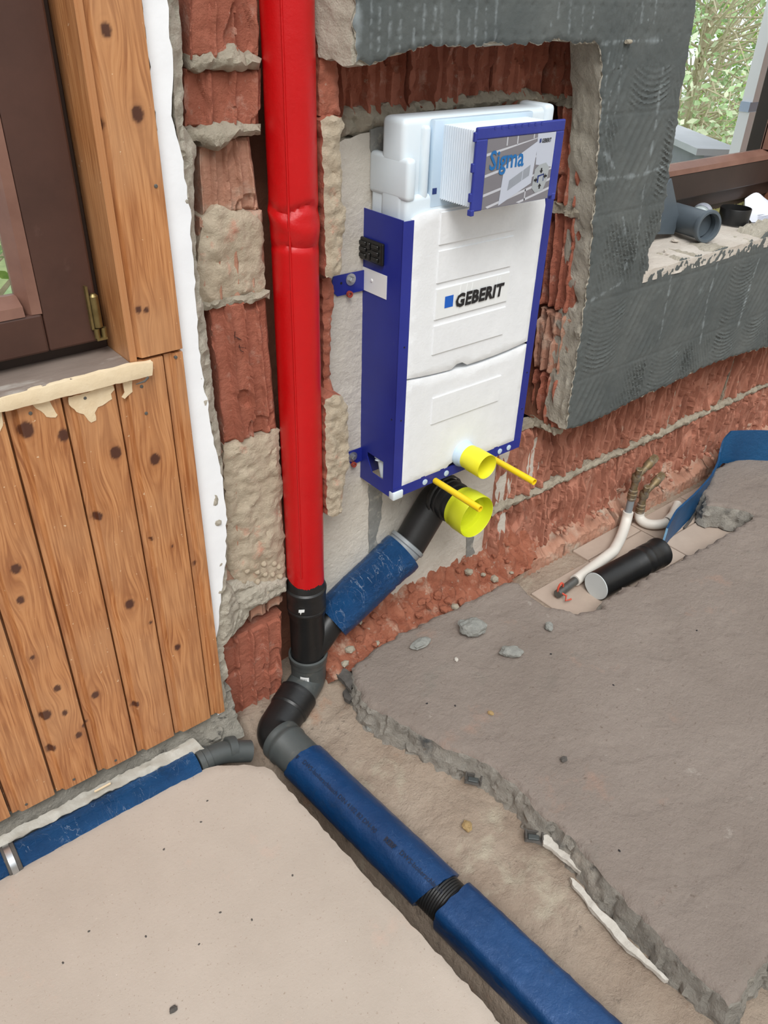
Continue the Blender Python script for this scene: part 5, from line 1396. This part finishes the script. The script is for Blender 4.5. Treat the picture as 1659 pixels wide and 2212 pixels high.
flake('bitumen_scrap', 'dark diamond-shaped bitumen scrap below the slab corner', [(740, 1500), (752, 1488), (766, 1508), (755, 1522), (744, 1515)], -.06, 'bitumen', .012, 'bitumen scrap', 132.0)
def clip(name, label, px, py, z, ang, sc=1.0):
    c = FP(px, py, z); root = empty(name, tuple(c), label, 'clip')
    R = Matrix.Rotation(ang, 3, 'Z')
    def tr(gv): return [R @ (Vector(v) * sc) + c for v in gv]
    g = G(); g.rbox(-.020, .020, -.011, .011, 0, .003, .0008, 1); g.rbox(-.020, -.016, -.011, .011, .003, .018, .0008, 1); g.rbox(.016, .020, -.011, .011, .003, .018, .0008, 1); g.rbox(-.016, .016, .008, .011, .003, .016, .0008, 1)
    mk('clip_body', tr(g.v), g.f, 'bitumen', root)
    g = G(); g.rbox(-.012, .012, -.006, .006, .003, .008, .0008, 1); mk('clip_insert', tr(g.v), g.f, 'grey_pvc', root)
clip('plastic_clip', 'dirty dark plastic clip stuck under the slab edge in the trench', 1022, 1688, -.062, -.9)
clip('plastic_clip', 'dark plastic clip beside the white torn membrane', 1152, 1812, -.062, -.8)
for k, (lab, z, pts) in enumerate([
        ('white torn membrane strip sticking out beside the plastic clip', -.058, [(1172, 1812), (1182, 1808), (1205, 1824), (1222, 1838), (1240, 1862), (1258, 1886), (1252, 1890), (1232, 1874), (1212, 1856), (1192, 1840), (1174, 1828)]),
        ('longer white membrane edge under the slab near its front corner', -.064, [(1230, 1902), (1238, 1904), (1258, 1924), (1286, 1962), (1322, 1994), (1346, 2020), (1372, 2052), (1402, 2080), (1442, 2122), (1436, 2122), (1396, 2090), (1362, 2062), (1330, 2032), (1300, 1996), (1280, 1974), (1258, 1944), (1240, 1922)]),
        ('thin white membrane edge showing under the slab corner by the bends', -.058, [(764, 1500), (772, 1504), (790, 1528), (812, 1548), (834, 1562), (862, 1582), (866, 1592), (846, 1584), (820, 1566), (796, 1546), (778, 1526)])]):
    flake('torn_membrane', lab, pts, z, 'dust_white', .010, 'membrane', 150.0 + k)

# ================================================================== SILL THINGS
ZS = .888
# leaning slate-grey pipe half behind the reveal
pb = Vector((2.175, 1.375, ZS + .002)); pt = Vector((2.02, 1.39, 1.115))
lp = empty('drain_pipe', tuple(pb), 'dark grey plastic offcut leaning against the window reveal', 'pipe')
qs = [FP(1425, 503, ZS), FP(1464, 478, ZS)]
y_ = 1.355
g = G(); g.prism(wuv([(1408, 505), (1452, 505), (1464, 468), (1456, 430), (1447, 385), (1435, 400)], y_), wallp(y_), 0, .006); g.out('flat_sheet', 'slate_pvc', lp)
# short pipe with collar lying on the sill
a = FP(1508, 505, ZS + .045); 
pa = Vector((2.235, 1.250, ZS + .047)); pd = Vector((.035, .13, -.004)).normalized()
sp2 = empty('pipe_offcut', tuple(pa - Vector((0, 0, .047))), 'short slate-grey pipe offcut with a rounded collar on the sill', 'pipe')
g = G(); g.lathe(pa + pd * .012, pd, [(0, .034), (.0, .0395), (.14, .0395), (.14, .036), (.02, .035), (.02, .0005)], 40, caps=False); g.out('pipe_barrel', 'slate_pvc', sp2, True)
g = G(); g.lathe(pa, pd, [(.016, .0395), (.013, .0455), (.004, .0465), (0, .0440), (0, .0375), (.006, .0350), (.016, .0350)], 44, caps=False); g.out('collar', 'slate_pvc', sp2, True)
# black ring
rc = FP(1582, 482, ZS); 
g = G(); g.lathe((rc.x, rc.y, ZS + .001), (0, 0, 1), [(0, .044), (.0, .0465), (.045, .0475), (.047, .0465), (.047, .0440), (.0, .0435)], 44, caps=False)
setp(g.out('rubber_ring', 'black_pe', None, True), 'black plastic ring standing on the bare sill beside the papers', 'ring')
# pale bottle lying behind the collar pipe
bt = empty('plastic_bottle', (2.42, 1.385, ZS), 'small pale bottle with a printed label lying behind the grey offcut', 'bottle')
g = G(); g.lathe((2.37, 1.372, ZS + .031), (.9, .35, 0), [(0, .018), (.012, .030), (.05, .031), (.075, .031), (.08, .026)], 28); g.out('bottle_body', 'bottle_body', bt, True)
g = G(); g.lathe((2.37, 1.372, ZS + .031), (.9, .35, 0), [(.03, .0313), (.07, .0313)], 28, caps=False); g.out('bottle_label', 'bottle_label', bt, True)
# papers
def paper(name, label, pts, lift, curl, seed):
    uv = fuv(pts, ZS)
    o = relief(name, uv, floorp(ZS + lift), .012, lambda u, v, e: curl(u, v) + .0008 * N(u * 20, v * 20, seed), .0004, 'paper', None, seed=seed, rough=0, rows=1)
    return setp(o, label, 'paper')
u0 = FP(1615, 470, ZS)
paper('paper_sheet', 'written paper sheet with an upturned corner on the far sill', [(1602, 456), (1622, 484), (1690, 484), (1720, 462), (1660, 448)], .006, lambda u, v: .085 * max(0, 1 - math.hypot(u - FP(1602, 448, ZS).x, v - FP(1602, 448, ZS).y) / .16) ** 2, 140.0)
paper('paper_sheet', 'lower plain paper sheet lying flat under the written one', [(1612, 470), (1632, 490), (1690, 494), (1740, 466), (1640, 455)], .002, lambda u, v: 0, 141.0)
V = []; F = []; rb = random.Random(9)
for k in range(8):
    p = FP(1638, 456 + k * 3, ZS + .0085); L_ = rb.uniform(.08, .13); b_ = len(V)
    V += [(p.x, p.y, p.z), (p.x + L_, p.y - .02, p.z), (p.x + L_, p.y - .017, p.z), (p.x, p.y + .003, p.z)]; F.append((b_, b_ + 1, b_ + 2, b_ + 3))
pn = [o for o in bpy.data.objects if o.name == 'paper_sheet'][0]
mk('handwriting', V, F, 'paper_ink', pn)
# mineral wool in the gap under the frame
o = relief('insulation_wool', [(2.25, .885), (2.95, .885), (2.95, .902), (2.8, .912), (2.65, .904), (2.5, .912), (2.36, .905), (2.25, .908)], wallp(1.425), .007, lambda u, v, e: .012 * wedge(e, .006) + .010 * FB(u * 45, v * 45, 7.0, 4), .01, 'wool', None, jit=.004, seed=142.0)
setp(o, 'yellowish mineral wool stuffed under the far window frame', 'insulation', kind='stuff')
for k, (px, py, sc, lab) in enumerate([(1458, 523, 1.5, 'larger plaster crumb on the masonry sill before the pipe collar'), (1436, 543, .9, 'flat plaster crumb near the rough sill edge'), (1442, 550, .7, 'tiniest plaster crumb at the rough sill edge')]):
    c = FP(px, py, ZS); setp(chunk('plaster_crumb', (c.x, c.y, c.z), (.008 * sc, .004 * sc, .003 * sc), 'sill_plaster', 40 + k), lab, 'crumb', 'crumbs on the sill')

# ================================================================== OUTSIDE
ground = G(); ground.box(-6, 30, 1.75, 40, -2.2, -2.0); setp(ground.out('ground_outside', 'grass'), kind='structure')
def foliage(name, label, c, R, n, size, mats, seed, trunk=None, twigs=0, cat='tree', group=None):
    rb = random.Random(seed); root = empty(name, (c[0], c[1], -2.0), label, cat, group)
    for mi_, mt in enumerate(mats):
        V = []; F = []
        for k in range(n // len(mats)):
            while True:
                p = Vector((rb.uniform(-1, 1), rb.uniform(-1, 1), rb.uniform(-1, 1)))
                if .35 < p.length < 1: break
            cl_ = N(p.x * 2.6 + seed, p.y * 2.6, p.z * 2.6)
            if cl_ < -.12 - .1 * mi_: continue
            p = Vector((p.x * R[0], p.y * R[1], p.z * R[2])) + Vector(c)
            a = Vector((rb.gauss(0, 1), rb.gauss(0, 1), rb.gauss(0, .6))).normalized(); b = a.cross(Vector((rb.gauss(0, 1), rb.gauss(0, 1), rb.gauss(0, 1)))).normalized()
            s = size * rb.uniform(.6, 1.3); q = len(V)
            V += [p - a * s, p + b * s * .45, p + a * s, p - b * s * .45]; F.append((q, q + 1, q + 2, q + 3))
        o = mk('foliage', V, F, mt, root); o['kind'] = 'stuff'
    g = G()
    g.tube([(c[0], c[1], -2.0), (c[0] + .05, c[1], c[2] - R[2] * .3), (c[0] + .1, c[1], c[2] + R[2] * .4)], [trunk, trunk * .7, trunk * .3], 8)
    g.out('trunk', 'bark', root)
    g = G()
    for k in range(twigs):
        st_ = Vector((c[0], c[1], c[2] + rb.uniform(-.6, .5) * R[2])); d = Vector((rb.uniform(-1, 1), rb.uniform(-1, .2), rb.uniform(-.3, .8)))
        e_ = st_ + Vector((d.x * R[0], d.y * R[1], d.z * R[2])); mid = (st_ + e_) / 2 + Vector((rb.uniform(-.2, .2), rb.uniform(-.2, .2), rb.uniform(-.2, .2)))
        g.tube([st_, mid, e_], [.014, .008, .003], 4, caps=False)
    if twigs: g.out('branches', 'bark', root)
foliage('shrub', 'leafy bright green shrub outside the near brown window', (.55, 2.75, .55), (.75, .7, 1.2), 1500, .055, ['leaf_green', 'leaf_mid'], 5, .03, 12, 'shrub')
foliage('garden_tree', 'green tree with bare twigs outside the far window, leaves coloured as overexposed', (9.4, 5.9, 1.1), (2.4, 1.8, 2.6), 15000, .050, ['leaf_overexposed', 'leaf_mid'], 8, .12, 160)
foliage('garden_tree', 'fuller green tree standing behind the twiggy one', (16.0, 9.6, .2), (3.4, 2.2, 3.4), 9000, .10, ['leaf_mid', 'leaf_green'], 12, .16, 10)
# neighbouring white pillar with a bluish band, and the grey parapet
pL = WP(1604, 210, 2.05)
pil = empty('white_pillar', (pL.x + .1, 2.1, -2.0), 'bright white outside pillar seen at the edge of the far window', 'pillar')
zb0, zb1 = WP(1600, 245, 2.0).z, WP(1600, 224, 2.0).z
g = G(); g.box(pL.x, pL.x + .10, 2.0, 2.05, -2.0, zb0); g.box(pL.x + .003, pL.x + .10, 2.0, 2.05, zb1, 3.2); g.out('pillar_shaft', 'render_white', pil)
g = G(); g.box(pL.x - .006, pL.x + .10, 2.004, 2.05, zb0, zb1); g.out('pillar_band', 'band_blue', pil)
par = empty('parapet', (4.2, 3.2, -2.0), 'grey parapet with a light coping outside the far window', 'parapet')
a_, b_ = WP(1466, 283, 2.9), WP(1580, 330, 2.25)
def wallseg(p, q, z0, z1, th, name, mat, par_):
    d = (Vector((q.x - p.x, q.y - p.y, 0))).normalized(); n = Vector((-d.y, d.x, 0)) * th
    V = [(p.x, p.y, z0[0]), (q.x, q.y, z0[1]), (q.x + n.x, q.y + n.y, z0[1]), (p.x + n.x, p.y + n.y, z0[0]), (p.x, p.y, z1[0]), (q.x, q.y, z1[1]), (q.x + n.x, q.y + n.y, z1[1]), (p.x + n.x, p.y + n.y, z1[0])]
    mk(name, V, [(0, 3, 2, 1), (4, 5, 6, 7), (0, 1, 5, 4), (1, 2, 6, 5), (2, 3, 7, 6), (3, 0, 4, 7)], mat, par_)
p_ = a_ + (a_ - b_) * .8; q_ = b_ + (b_ - a_) * .15
wallseg(p_, q_, (-2.0, -2.0), (p_.z - .0, q_.z), -.18, 'parapet_wall', 'parapet', par)
wallseg(p_, q_, (p_.z, q_.z), (p_.z + .03, q_.z + .03), -.22, 'coping', 'parapet_cap', par)
